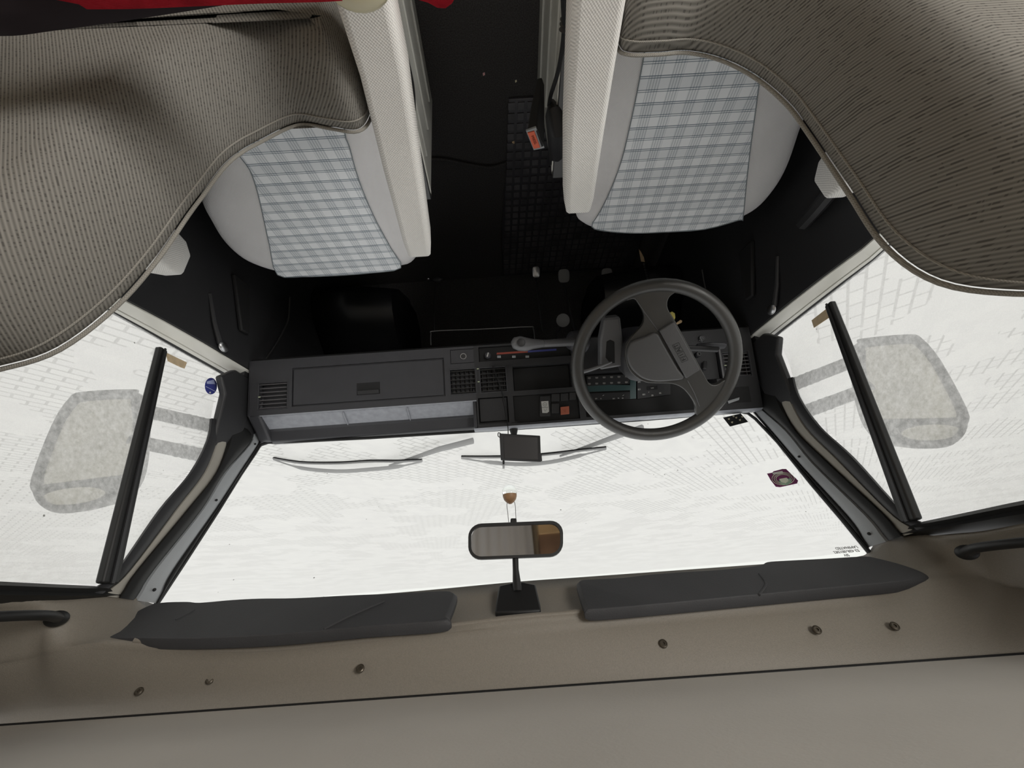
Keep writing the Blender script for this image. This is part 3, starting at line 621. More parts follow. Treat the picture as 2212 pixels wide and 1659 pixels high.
# light switch bay by the driver's door
lb = fplate((rLsw[0] + .002, rLsw[1] - .002, rLsw[2] + .002, rLsw[3] - .002), -.012, .004, 'light_switch_panel', DASH2)
c = at(1509, 765, DF); MB().lathe(c, [(.0085, -.010), (.0085, .002), (.007, .004), (.0035, .004), (.0033, .0), (.001, .0)], 20, DN).build('ring_knob', BLK, lb)
kn = MB(); c = at(1522, 790, DF); kn.box(c, (.012, .012, .03), R=Matrix.Rotation(.35, 3, 'Y')); kn.build('rotary_lever', BLK, lb, bevel=.003)
pt_ = fplate((rLsw[0] - .006, rLsw[0] + .0, rLsw[2] - .004, rLsw[3] + .006), .003, .006, 'bay_rim', LEVER)
c = at(1515, 732, DF); zb = MB(); zb.lathe(c, [(.0105, 0), (.0105, .005), (.009, .007), (.001, .007)], 24, DN); zz = zb.build('round_button', BLK, dash)
q = (c + DN * .0075, DN); MB().tube([at(x, y, q) for x, y in ((1510, 735), (1517, 739), (1512, 727), (1520, 731))], .0006, 4).build('button_mark', GREYP, zz)
# outer driver cubby
cbl = fplate(rCubL, .001, .001, 'card_pocket', BLKM); plate([(1572, 866), (1598, 858), (1597, 864), (1574, 872)], (fpt(0, 0, .003), DN), .002, 'pocket_lip', GREYP, cbl, bevel=.001)
# steel rail under the centre of the dash
rl = MB(); rl.tube(cr([at(x, y, Y=1.03) for x, y in ((931, 745), (931, 722), (940, 715), (1040, 711), (1140, 706), (1152, 710), (1155, 732))], 5), .0018, 6)
tag(rl.build('wire_bracket', DMETAL), 'thin dark wire bracket hanging below the centre of the dashboard', 'bracket')

# steering column, with slot, and stalks
col = empty('steering_column', (-.36, 1.0, .8), 'charcoal plastic steering column shroud between wheel and dashboard', 'steering column')
ax = -WN; hub = WC + ax * .03
sh = MB(); u = WN.cross(Vector((1, 0, 0))).normalized(); v = Vector((1, 0, 0))
def cring(c, a, b, n=20): return [c + v * a * math.copysign(abs(math.cos(t)) ** .6, math.cos(t)) + u * b * math.copysign(abs(math.sin(t)) ** .6, math.sin(t)) for t in (2 * math.pi * i / n for i in range(n))]
sh.loft([cring(hub, .050, .045), cring(hub + ax * .02, .068, .058), cring(hub + ax * .09, .072, .062), cring(hub + ax * .20, .062, .055)]); sh.build('shroud', DASH, col, bevel=.003)
PC = (WC + ax * .07, WN)
sp_ = plate([(1305, 688), (1340, 684), (1352, 790), (1296, 800), (1296, 735)], PC, .05, 'shroud_cover', LEVER, col, bevel=.006)
plate([(1310, 738), (1318, 734), (1327, 738), (1328, 784), (1318, 786), (1308, 772)], PC, .002, 'cover_slot', BLKM, col, off=.0015, bevel=.002)
def stalk(pxs, rad, nm, m=BLK, d=.075, flat=.6):
    pl = (WC + ax * d, WN); return MB().tube([at(x, y, pl) for x, y in pxs], rad, 10, flat=flat).build(nm, m, col, bevel=0)
stalk([(1322, 782), (1300, 790), (1280, 797), (1257, 804)], [.003, .006, .007, .0075], 'wiper_stalk', LEVER, .06)
stalk([(1480, 752), (1510, 753), (1551, 755)], [.009, .010, .0095], 'light_stalk', BLK, .06)
stalk([(1505, 748), (1535, 746), (1560, 747), (1566, 748)], [.009, .011, .012, .009], 'indicator_stalk', DASH, .085)
key = empty('ignition_key', at(1457, 685, (WC + ax * .06, WN)), 'yellow headed ignition key in the lock beside the steering wheel hub', 'key')
KP = (WC + ax * .06, WN)
plate([(1447, 676), (1452, 673), (1458, 677), (1459, 686), (1457, 692), (1452, 688)], KP, .004, 'key_head', YEL, key, bevel=.001)
plate([(1459, 699), (1470, 691), (1474, 693), (1473, 697), (1462, 702)], KP, .003, 'key_tag', TAN, key, bevel=.001)
# gear lever
gl_ = empty('gear_lever', at(1240, 740, Y=.98), 'grey gear lever with bulbous knob sticking out of the dashboard centre', 'gear lever')
kp = at(1125, 743, Y=.90)
g = MB(); A = [at(x, y, Y=yy) for x, y, yy in ((1252, 738, 1.0), (1225, 739, .96), (1180, 742, .93), (1172, 742, .925))]; g.tube(A, [.013, .012, .0105, .011], 12); g.build('lever_arm', LEVER, gl_)
g = MB(); A = [at(x, y, Y=yy) for x, y, yy in ((1171, 742, .925), (1150, 743, .91), (1135, 744, .90), (1122, 742, .895), (1110, 741, .89), (1105, 741, .888))]; g.tube(A, [.011, .014, .019, .020, .015, .005], 16); kb = g.build('lever_knob', LEVER, gl_)
MB().lathe(at(1126, 740, Y=.877), [(.011, 0), (.011, .002), (.009, .003), (.001, .003)], 20, (0, -.9, .4)).build('knob_cap', BLK, kb)
MB().lathe(at(1250, 738, Y=1.0), [(.032, -.02), (.032, .01), (.026, .03), (.014, .036)], 20, (.9, -.4, 0)).build('lever_boot', DASH, gl_)

# ================================================================== STEERING WHEEL
sw_ = empty('steering_wheel', WC, 'large dark grey steering wheel turned to one side with broad raised bar', 'steering wheel')
a1 = WN.cross(Vector((0, 0, 1))).normalized(); b1 = WN.cross(a1)
MB().tube([WC + (a1 * math.cos(t) + b1 * math.sin(t)) * .1865 for t in (2 * math.pi * i / 96 for i in range(96))], .0155, 16, closed=True).build('rim', WHEELM, sw_)
Z5 = lambda L: [(1220 + x / 4.609, 600 + y / 4.609) for x, y in L]
SPK = Z5([(520, 170), (600, 225), (690, 212), (750, 290), (785, 380), (765, 470), (660, 590), (605, 680), (600, 780), (630, 900), (700, 980), (800, 1035), (900, 1045), (1060, 1050), (1160, 1090), (1230, 1160), (1290, 1250), (1300, 1320), (1330, 1420), (1500, 1330), (1620, 1160), (1690, 1000), (1590, 1010), (1500, 1060), (1430, 1040), (1360, 920), (1240, 700), (1095, 430), (1020, 300), (1030, 200), (1110, 130), (1130, 70), (850, 70)])
pw = (WC + WN * .000, WN)
sm_ = cr([at(x, y, pw).to_tuple() for x, y in SPK], 4, closed=True)
MB().prism([p + WN * .006 for p in sm_], -WN * .016).build('spokes', WHEELM, sw_, bevel=.004, seg=3)
q = (WC + WN * .018, WN)
pad = MB().prism(cr([at(x, y, q) for x, y in Z5([(655, 655), (700, 625), (800, 590), (915, 552), (985, 660), (1060, 790), (1130, 910), (1190, 1005), (1050, 1030), (900, 1035), (780, 1005), (690, 935), (640, 860), (620, 760)])], 4, closed=True), -WN * .02).build('horn_pad', PADM, sw_, bevel=.008, seg=4)
bar = MB().prism([at(x, y, q) for x, y in Z5([(942, 528), (1092, 436), (1352, 918), (1208, 1008)])], -WN * .02).build('badge_bar', PADM, sw_, bevel=.003, seg=3)
for L in ([(715, 225), (800, 350), (925, 525)], [(1220, 1020), (1290, 1150), (1340, 1280)]):
    MB().tube([at(x, y, (WC + WN * .0065, WN)) for x, y in Z5(L)], .0012, 6).build('spoke_ridge', PADM, sw_)
rdir = at(*Z5([(1105, 660)])[0], q) - at(*Z5([(1195, 820)])[0], q); cc = at(*Z5([(1150, 745)])[0], q); udir = rdir.cross(-WN).cross(rdir)
ud = WN.cross(rdir)
for k, chx in enumerate('FIAT'):
    rn = rdir.normalized(); un = ud.normalized(); m0 = cc + rn * (k - 1.5) * .0128
    text(chx, .0135, m0, rdir, ud, BLKM, bar, 'badge_letter', lift=.0002)
    MB().tube([m0 + rn * a + un * b + WN * .0003 for a, b in ((-.0062, -.0075), (.0044, -.0075), (.0062, .0075), (-.0044, .0075))], .0004, 4, closed=True).build('badge_outline', BLKM, bar)

# ================================================================== SEATS
def inset(poly, d, c=None):
    c = c or sum(poly, Vector()) / len(poly); return [p + (c - p).normalized() * d for p in poly]
def seat(name, sgn, label, seatpx, panpx, y0, contour, arms, wall, boxy, plaid, rib, zc=.55):
    o = empty(name, (sgn * .46, y0 + .2, 0), label, 'seat', 'the two front seats')
    # cushion
    out = cr([at(x, y, Z=zc) for x, y in seatpx], 4) ; c = sum(out, Vector()) / len(out); c.z = zc
    lay = []
    for dz, d in ((.004, .05), (0, .022), (-.008, .008), (-.022, .0), (-.10, .0), (-.118, .012)):
        lay.append([Vector((p.x, p.y, zc + dz)) + Vector((c.x - p.x, c.y - p.y, 0)).normalized() * d for p in out])
    MB().loft(lay).build('cushion', WEAVE, o, smooth=50)
    pan = cr([at(x, y, Z=zc + .003) for x, y in panpx], 3); c2 = sum(pan, Vector()) / len(pan)
    front = MB(); front.loft([[Vector((p.x, p.y, zc - .004)) for p in pan], [Vector((p.x, p.y, zc + .0055)) for p in pan]]); front.build('checked_panel', plaid, o, smooth=30)
    MB().tube([p + Vector((0, 0, .003)) for p in pan], .0012, 5, closed=True).build('panel_seam', mat('blue_grey_thread', (.22, .25, .27), .9) if 'blue_grey_thread' not in bpy.data.materials else bpy.data.materials['blue_grey_thread'], o)
    # backrest
    C = [Vector((x, y0, z)) for x, z in contour]; C = cr(C, 5); cx = sum(p.x for p in C) / len(C)
    def layer(dy, ins):
        r = []
        for i, p in enumerate(C):
            a, b = C[(i + 1) % len(C)], C[i - 1]; t = (a - b).normalized(); nn = Vector((t.z, 0, -t.x)) * sgn
            if i in (0, len(C) - 1): a, b = (C[1], C[0]) if i == 0 else (C[-1], C[-2]); t = (a - b).normalized(); nn = Vector((t.z, 0, -t.x)) * sgn
            r.append(p + nn * ins + Vector((0, dy, 0)))
        return r
    # direction of the inward normal is checked against the middle of the headrest
    tst = layer(0, .02); mid = Vector((cx, y0, .9)); sg = 1 if (tst[len(C) // 2] - mid).length < (C[len(C) // 2] - mid).length else -1
    L = [layer(dy, sg * ins) for dy, ins in ((.006, .02), (.004, .008), (.002, .002), (0, 0), (-.010, -.003), (-.05, -.004), (-.085, .004), (-.11, .016), (-.12, .032))]
    MB().loft(L).build('backrest_cover', rib, o, smooth=60)
    MB().tube([p + Vector((0, .004, 0)) for p in layer(0, sg * -.001)], .0024, 8).build('cover_piping', PIPE, o)
    MB().tube(layer(-.012, sg * -.0035), .0011, 6).build('cover_stitching', PIPE, o)
    # armrests
    for nm, pts, w, h in arms:
        P = [Vector(p) for p in pts]; rings = []
        for i, p in enumerate(P):
            ww = w[i]; hh = h[i]
            rings.append([p + Vector((ww / 2 * a, 0, -hh / 2 + hh / 2 * b)) for a, b in ((-1, -.7), (-1, .75), (-.85, 1), (.85, 1), (1, .75), (1, -.7), (.8, -1), (-.8, -1))])
        MB().loft(rings).build(nm, WEAVE2, o, bevel=.005, seg=3, smooth=40)
    # steel seat box
    x0, x1 = wall; bx = MB(); ym, yM = boxy
    bx.loft([[Vector((x, y, z)) for y, z in ((ym, .0), (ym, .425), (yM, .425), (yM - .01, .30), (yM - .03, 0))] for x in (x0, x1)]); b = bx.build('seat_box', SEATBOX, o, bevel=.004)
    rb = MB()
    for z in (.10, .24, .36): rb.box(((x0 if abs(x0) < abs(x1) else x1) - sgn * .002, (ym + yM) / 2 - .02, z), (.006, yM - ym - .12, .006))
    rb.build('pressed_ribs', SEATBOX, b, bevel=.002)
    xi = x0 if abs(x0) < abs(x1) else x1
    MB().box((xi + sgn * .012, (ym + yM) / 2, .432), (.03, yM - ym - .02, .016)).build('slide_rail', DMETAL, b, bevel=.002)
    fg = MB(); fg.tube([(xi - sgn * .002, ym, .43), (xi - sgn * .002, yM - .03, .43), (xi + sgn * .004, yM, .415)], .004, 8); fg.build('rail_edge', PAINT, b)
    return o, L
# contour of the driver's backrest at its front top seam (x, z)
DC = [(-.187, .47), (-.186, .62), (-.187, .735), (-.196, .763), (-.235, .768), (-.277, .768), (-.315, .792), (-.344, .838), (-.360, .90), (-.362, .958), (-.360, 1.06), (-.359, 1.138), (-.383, 1.184), (-.44, 1.201), (-.49, 1.2), (-.55, 1.188), (-.578, 1.14), (-.582, 1.06), (-.58, .93), (-.60, .83), (-.64, .785), (-.69, .77), (-.722, .755), (-.728, .65), (-.728, .47)]
Yp = .345; k = Yp / .27
PCn = []
for (x, y) in ((795, 265), (772, 277), (715, 272), (660, 262), (620, 270), (560, 300), (520, 322), (480, 355), (430, 420), (400, 460), (330, 560), (240, 660), (120, 750), (0, 790)):
    p = at(x, y, Y=Yp); PCn.append((p.x, p.z))
PCn = [(.180, .47), (.178, .62), (.176, .73)] + PCn[1:] + [(.56, 1.158), (.60, 1.12), (.612, 1.02), (.61, .90), (.625, .80), (.68, .765), (.722, .75), (.728, .65), (.728, .47)]
dr, DL = seat('driver_seat', -1, 'light grey front seat behind the steering wheel with cross-ribbed knitted cover', 
  [(1385, 40), (1262, 120), (1255, 300), (1245, 400), (1246, 470), (1262, 492), (1300, 502), (1365, 506), (1430, 504), (1500, 500), (1555, 492), (1610, 474), (1650, 448), (1688, 402), (1715, 350), (1745, 265), (1790, 160), (1700, 60)],
  [(1400, 60), (1388, 131), (1374, 205), (1358, 280), (1342, 345), (1320, 405), (1296, 455), (1278, 488), (1310, 498), (1370, 502), (1430, 500), (1520, 494), (1595, 474), (1604, 470), (1611, 400), (1620, 320), (1632, 230), (1645, 120), (1640, 60)],
  .27, DC,
  [('inner_armrest', [(-.118, -.02, .80), (-.140, .10, .80), (-.1475, .22, .775), (-.155, .38, .765), (-.163, .50, .76), (-.165, .535, .755)], (.06, .066, .065, .060, .053, .046), (.05, .07, .07, .062, .055, .045)),
   ('outer_armrest', [(-.700, .15, .765), (-.695, .36, .765), (-.688, .45, .765), (-.682, .515, .76), (-.680, .545, .745)], (.062, .062, .062, .056, .040), (.08, .09, .10, .09, .06))],
  (-.165, -.72), (-.1, .69), PLAID, RIBZ)
pr, PLy = seat('passenger_seat', 1, 'light grey front seat in front of the glovebox with upright-ribbed knitted cover',
  [(650, 170), (510, 215), (450, 340), (428, 432), (450, 485), (480, 530), (520, 565), (565, 585), (610, 596), (655, 599), (720, 597), (800, 591), (850, 583), (893, 573), (895, 540), (870, 420), (845, 300), (828, 170)],
  [(700, 180), (510, 225), (512, 320), (540, 365), (556, 410), (570, 470), (583, 530), (600, 592), (655, 596), (720, 594), (800, 588), (866, 577), (845, 535), (815, 480), (790, 425), (770, 370), (755, 315), (745, 285), (742, 190)],
  Yp, PCn,
  [('inner_armrest', [(.118, .06, .80), (.130, .16, .795), (.134, .28, .775), (.146, .42, .765), (.157, .58, .76), (.160, .62, .755)], (.05, .064, .062, .060, .053, .046), (.05, .07, .07, .062, .055, .045)),
   ('outer_armrest', [(.705, .24, .765), (.702, .44, .76), (.697, .55, .76), (.692, .615, .755), (.690, .64, .74)], (.062, .062, .062, .056, .040), (.08, .09, .10, .09, .06))],
  (.165, .72), (-.05, .73), PLAID2, RIBX)

# ================================================================== SMALL THINGS IN THE CAB
# belt buckle on the driver's seat box
bk = empty('belt_buckle', at(1195, 280, Z=.45), 'black seat belt buckle with orange release button beside the driver seat', 'belt buckle')
A = [at(x, y, Z=z) for x, y, z in ((1192, 222, .40), (1196, 245, .43), (1203, 280, .45), (1203, 320, .43), (1197, 348, .40))]
MB().tube(A, [.010, .026, .031, .028, .016], 14, flat=.75).build('buckle_housing', BLK, bk)
BP = (Vector((0, 0, .52)), Vector((0, 0, 1)))
st_ = MB(); st_.loft([[at(x, y, BP) - Vector((0, .0, dz)) for x, y in L] for dz, L in ((0, [(1138, 282), (1160, 276), (1176, 320), (1154, 325)]), (.05, [(1150, 262), (1170, 258), (1182, 296), (1166, 302)]), (.12, [(1172, 235), (1184, 232), (1190, 250), (1180, 256)]))])
st_.build('buckle_stem', BLKM, bk, bevel=.003)
B2 = (Vector((0, 0, .522)), Vector((0, 0, 1)))
plate([(1136, 283), (1158, 275), (1176.5, 320), (1153, 325)], B2, .006, 'buckle_end', GREYP, bk, bevel=.001)
rbt = plate([(1139, 286), (1154, 282), (1167, 318), (1153, 321)], B2, .005, 'release_button', ORANGE, bk, off=.002, bevel=.001)
d1 = at(1160, 318, B2) - at(1146, 285, B2); text('PRESS', .008, at(1153, 301, B2) , d1, Vector((0, 0, 1)).cross(d1), mat('dark_orange_print', (.35, .07, .03), .6), rbt, 'button_lettering', lift=.003)
plate([(1158, 283), (1162, 281), (1174, 314), (1170, 317)], B2, .003, 'tongue_slot', BLKM, bk, off=.0015)
cb_ = MB(); A = cr([at(x, y, Z=z) for x, y, z in ((1216, -30, .60), (1218, 20, .58), (1219, 60, .56), (1214, 110, .53), (1204, 160, .49), (1190, 205, .44), (1186, 228, .41))], 5)
cb_.tube(A, .0045, 8); c_ = cb_.build('belt_cable', BLKM, bk); MB().lathe(at(1220, 52, Z=.562), [(.006, -.010), (.009, -.007), (.006, -.003), (.009, .0), (.006, .004), (.009, .008), (.005, .011)], 14, (0, 1, -.2)).build('cable_collar', BLK, bk)
# belt cable on the passenger side
pc = MB(); pc.tube(cr([at(x, y, Z=z) for x, y, z in ((838, -20, .60), (858, 40, .56), (876, 120, .52), (889, 180, .48), (893, 222, .44), (893, 250, .41))], 5), .005, 8)
tag(pc.build('belt_webbing', BLKM), 'black curved belt stalk between passenger armrest and its pale seat box', 'belt')
# rubber mat
mt = empty('rubber_mat', at(1160, 480, Z=.0), 'black rubber floor mat with raised squares in the driver footwell', 'floor mat')
mo = [(-.075, .70), (-.15, .70), (-.30, .70), (-.64, .76), (-.66, 1.20), (-.66, 1.49), (-.03, 1.49), (-.035, 1.2), (-.06, .95)]
MATM = mat('black_mat_rubber', (.038, .036, .042), .38, bump=.3, bscale=200)
MB().prism([(x, y, .002) for x, y in mo], (0, 0, .010)).build('mat_sheet', MATM, mt, bevel=.003)
tl = MB()
for i in range(19):
    for j in range(24):
        x = -.085 - i * .031; y = .72 + j * .032
        if y > 1.47: continue
        x += max(0, (y - .7)) * .055
        if x < -.63 or x < -.30 and y < .8: continue
        tl.box((x, y, .0135), (.021, .021, .006))
tl.build('raised_squares', mat('dusty_black_rubber', (.062, .060, .064), .4, var=.5, vscale=14), mt, kind='stuff')
# folded carpet in the aisle
cp_ = MB(); cc_ = cr([at(x, y, Z=.012) for x, y in ((925, 345), (960, 345), (1010, 355), (1060, 362), (1094, 352))], 6)
cp_.tube(cc_, .005, 8); tag(cp_.build('carpet_fold', CARPET), 'dark raised fold across the black aisle carpet', 'carpet fold')
for x, y, sc, lb in ((1047, 156, .006, 'pink scrap of litter on the aisle carpet'), (1116, 172, .005, 'pale scrap of litter on the aisle carpet, nearer the driver seat'), (1111, 304, .008, 'tan leaf scrap on the rubber mat corner')):
    z = .013 if y > 250 else .001
    p = at(x, y, Z=z); mb = MB(); mb.prism([p, p + Vector((sc, .3 * sc, 0)), p + Vector((.9 * sc, 1.4 * sc, .3 * sc)), p + Vector((-.1 * sc, 1.0 * sc, .1 * sc))], (0, 0, .0012)); tag(mb.build('litter_scrap', TAN if x == 1111 else (CREAM if x > 1100 else mat('pink_paper', (.55, .30, .30), .8))), lb, 'scrap')
# pedals
def pedal(nm, px, w, h, label, m, arm):
    e = empty(nm, at(*px, Y=1.38), label, 'pedal', 'pedals'); c = at(*px, Y=1.38); R = Matrix.Rotation(.9, 3, 'X')
    n_seg = 16; ring = lambda s_, dz: [c + R @ Vector((w * s_ * math.copysign(abs(math.cos(t)) ** .6, math.cos(t)), h * s_ * math.copysign(abs(math.sin(t)) ** .6, math.sin(t)), dz)) for t in (2 * math.pi * i / n_seg for i in range(n_seg))]
    MB().loft([ring(.9, -.006), ring(1, -.002), ring(.97, .004), ring(.8, .006)]).build('pedal_pad', m, e)
    MB().tube(cr([c + Vector((0, .012, -.004)), Vector(arm).lerp(c, .6) + Vector((0, .02, -.03)), arm], 5), .005, 8).build('pedal_arm', BLK, e)
PEDR = mat('grey_pedal_rubber', (.20, .20, .20), .6)
pedal('accelerator_pedal', (1158, 588), .017, .026, 'slim shiny accelerator pedal nearest the aisle', METAL, (-.20, 1.62, .26))
pedal('brake_pedal', (1218, 596), .026, .030, 'dark square brake pedal, middle of the three pedals', PEDR, (-.36, 1.63, .30))
pedal('clutch_pedal', (1311, 594), .025, .030, 'dark square clutch pedal, furthest from the aisle', PEDR, (-.46, 1.63, .30))
rp = MB(); c = at(1216, 692, Y=1.35); rp.lathe(c, [(.002, -.006), (.026, -.004), (.028, .002), (.018, .008), (.002, .009)], 18, (0, -.7, .5)); rp.tube([c, c + Vector((0, .34, -.12))], .006, 6); tag(rp.build('round_cap', PEDR), 'small pale round cap above the pedals behind the gear lever', 'cap')
# plug on a lead hanging to the floor
pl_ = empty('hanging_plug', at(940, 604, Y=1.30), 'small black plug dangling on a thin lead below the dashboard', 'plug')
MB().ball(at(945, 604, Y=1.30), (.022, .012, .013)).build('plug_body', BLK, pl_); MB().ball(at(925, 603, Y=1.30), (.006, .006, .004), 8, 6).build('plug_tip', METAL, pl_)
MB().tube(cr([at(x, y, Y=yy) for x, y, yy in ((941, 612, 1.30), (939, 640, 1.26), (938, 680, 1.18), (939, 716, 1.04))], 4), .0018, 6).build('lead', BLKM, pl_)
# keyring tag and chain below the dash
kt = empty('hanging_tag', at(1386, 540, Y=1.25), 'small triangular tan tag on a dark chain between driver seat and steering wheel', 'tag')
tp = (at(1386, 540, Y=1.25), Vector((0, -.7, .7)))
plate([(1380, 538), (1384, 543), (1391, 556), (1393, 566), (1385, 565)], tp, .002, 'tag_card', TAN, kt)
ch = MB()
for i in range(6):
    c = at(1391 + i * 1.4, 571 + i * 6, Y=1.25 - i * .004); ch.tube([c + Vector((.003 * math.cos(t), 0, .005 * math.sin(t))) for t in (0, .9, 1.8, 2.7, 3.6, 4.5, 5.4)], .001, 5, closed=True)
ch.build('chain', METAL, kt)
ht = MB(); ht.tube([at(1374, 507, Y=1.25), at(1380, 538, Y=1.25)], .0012, 5); ht.build('cord', BLKM, kt)
# black humps of the wheel arches in the footwells
for s in (1, -1):
    wa = MB(); c = Vector((s * .60, 1.62, .10)); rings = []
    for i in range(9):
        a = math.pi * i / 8; rings.append([Vector((x, 1.60 - .30 * math.sin(a) * (1 if j else 1), .0 + .02 + .42 * (i / 8))) for j, x in enumerate((s * .775, s * .62, s * .46, s * .40))])
    for r in rings: r[3].y = 1.69; r[2].y = r[2].y + .03
    wa.loft(rings, cap=False, closed=False); o = wa.build('wheel_arch', mat('glossy_black_vinyl', (.010, .010, .011), .35) if s == 1 else bpy.data.materials['glossy_black_vinyl'], None, smooth=60)
    so = o.modifiers.new('s', 'SOLIDIFY'); so.thickness = .01
    o.name = 'trim_4' if s == 1 else 'trim_5'; tag(o, kind='structure')
# sun visors
def visor(px_out, label, nm='sun_visor'):
    e = None; P = []
    for (x, y, f) in px_out:
        # lie just under the header: between windscreen edge row and ridge row
        q = at(x, y, Y=.80 - .0 * f); P.append(q)
    # place on a plane fitted a little below the header underside
    pl = VP; P = cr([at(x, y, pl) for x, y, f in px_out], 4, closed=True)
    nn = pl[1]; nn = nn if nn.z < 0 else -nn; c = sum(P, Vector()) / len(P)
    L = [[p.lerp(c, .02) + nn * .009 for p in P], [p + nn * .004 for p in P], [p - nn * .004 for p in P], [p.lerp(c, .02) - nn * .009 for p in P]]
    e = empty(nm, c, label, 'sun visor', 'sun visors folded up against the header')
    MB().loft(L).build('visor_pad', VISOR, e, smooth=60, bevel=.002); return e, P, nn
hA, hB, hC = at(1112, 1252, WS), at(1117, 1340, Y=.72), at(700, 1290, WS)
VP = (hA.lerp(hB, .5) - Vector((0, 0, .010)), (hB - hA).cross(Vector((1, 0, 0))).normalized())
v1, P1, nn = visor([(222, 1378, 0), (262, 1350, 0), (310, 1322, 0), (345, 1312, 0), (400, 1310, 0), (430, 1312, 0), (500, 1306, 0), (560, 1303, 0), (640, 1302, 0), (760, 1296, 0), (860, 1292, 0), (960, 1287, 0), (984, 1290, 0), (987, 1300, 0), (972, 1340, 0), (962, 1354, 0), (800, 1366, 0), (600, 1384, 0), (420, 1392, 0), (300, 1391, 0), (222, 1390, 0)], 'charcoal sun visor on the passenger side, with a pointed outer end')
v2, P2_, nn = visor([(2008, 1252, 0), (1960, 1232, 0), (1900, 1216, 0), (1870, 1212, 0), (1780, 1217, 0), (1700, 1221, 0), (1660, 1224, 0), (1640, 1232, 0), (1560, 1241, 0), (1480, 1246, 0), (1400, 1252, 0), (1340, 1259, 0), (1265, 1263, 0), (1248, 1266, 0), (1247, 1276, 0), (1262, 1322, 0), (1275, 1330, 0), (1400, 1320, 0), (1600, 1301, 0), (1780, 1284, 0), (1920, 1271, 0), (1990, 1262, 0)], 'charcoal sun visor above the driver side of the windscreen')
for e, pts in ((v1, [(700, 1360), (760, 1330), (830, 1300)]), (v1, [(420, 1318), (380, 1340)]), (v2, [(1640, 1240), (1655, 1262), (1640, 1285)])):
    MB().tube(cr([at(x, y, (VP[0] + nn * .0085, VP[1])) for x, y in pts], 4), .002, 6).build('crease', VISOR, e)
# interior mirror
im = empty('rear_view_mirror', at(1120, 1300, Y=.78), 'black framed rear view mirror on a stem at the middle of the windscreen', 'mirror')
my = .80; mn = Vector((0, -1, -.10)).normalized(); mpl = (at(1113, 1166, Y=my), mn)
def rrect(x0, y0, x1, y1, r, n=6, sk=-.04):
    out = []
    for cx, cy, a0 in ((x1 - r, y0 + r, -90), (x1 - r, y1 - r, 0), (x0 + r, y1 - r, 90), (x0 + r, y0 + r, 180)):
        for i in range(n + 1):
            a = math.radians(a0 + 90 * i / n); x = cx + r * math.cos(a); y = cy + r * math.sin(a); out.append((x, y + sk * (x - (x0 + x1) / 2)))
    return out
O = [at(x, y, mpl) for x, y in rrect(1012, 1129, 1216, 1206, 28)]; I = [at(x, y, mpl) for x, y in rrect(1018, 1135, 1210, 1200, 23)]
MB().loft([[p - mn * .002 for p in I], [p + mn * .004 for p in I], [p + mn * .004 for p in O], [p - mn * .004 for p in O], [p.lerp(mpl[0], .1) - mn * .018 for p in O]]).build('mirror_housing', RUB, im, smooth=50)
MIR = mat('mirror_silver', (.75, .75, .76), .03, metal=1)
MB().prism([p + mn * .0005 for p in I], -mn * .001).build('mirror_glass', MIR, im, smooth=0)
MB().prism([at(x, y, mpl) for x, y in ((1102, 1131), (1116, 1130), (1116, 1119), (1103, 1119))], -mn * .008).build('dip_tab', RUB, im, bevel=.002)
MB().tube([at(1113, 1195, Y=.80) - mn * .004, at(1114, 1230, Y=.80), at(1118, 1278, Y=.79)], [.0055, .0055, .0085], 12).build('stem', RUB, im)
bp_ = (at(1120, 1300, Y=.775), Vector((0, -.55, -.8)).normalized())
Bq = [(1078, 1274), (1110, 1266), (1128, 1265), (1158, 1271), (1168, 1316), (1169, 1328), (1120, 1331), (1070, 1332), (1072, 1310)]
nb = bp_[1]; MB().loft([[at(x, y, bp_) + nb * .008 for x, y in Bq], [at(x, y, bp_) - nb * .004 for x, y in Bq], [(at(x, y, bp_) - nb * .018) for x, y in Bq]]).build('mounting_foot', RUB, im, bevel=.003)
# acorn charm
ac = empty('acorn_charm', at(1101, 1068, Y=.80), 'small acorn charm of wood and clear glass hanging from the mirror', 'charm')
c = at(1101, 1068, Y=.80); 
MB().lathe(c, [(.0138, 0), (.0136, .004), (.0118, .010), (.008, .0145), (.003, .018), (.0005, .0185)], 24).build('wooden_cap', WOOD, ac)
GL = mat('clear_glass_bead', (.95, .97, .95), .02); GL.node_tree.nodes['Principled BSDF'].inputs['Transmission Weight'].default_value = 1
MB().lathe(c, [(.0137, 0), (.0143, -.003), (.0138, -.005), (.0142, -.008), (.0128, -.012), (.009, -.0165), (.004, -.0185), (.0005, -.019)], 24).build('glass_bowl', GL, ac)
for L in ([(1096, 1084), (1095, 1092), (1097, 1110), (1099, 1128)], [(1111, 1084), (1113, 1092), (1114, 1112), (1115, 1124)]): MB().tube(cr([at(x, y, Y=.80) for x, y in L], 4), .0006, 5).build('cord', DMETAL, ac)
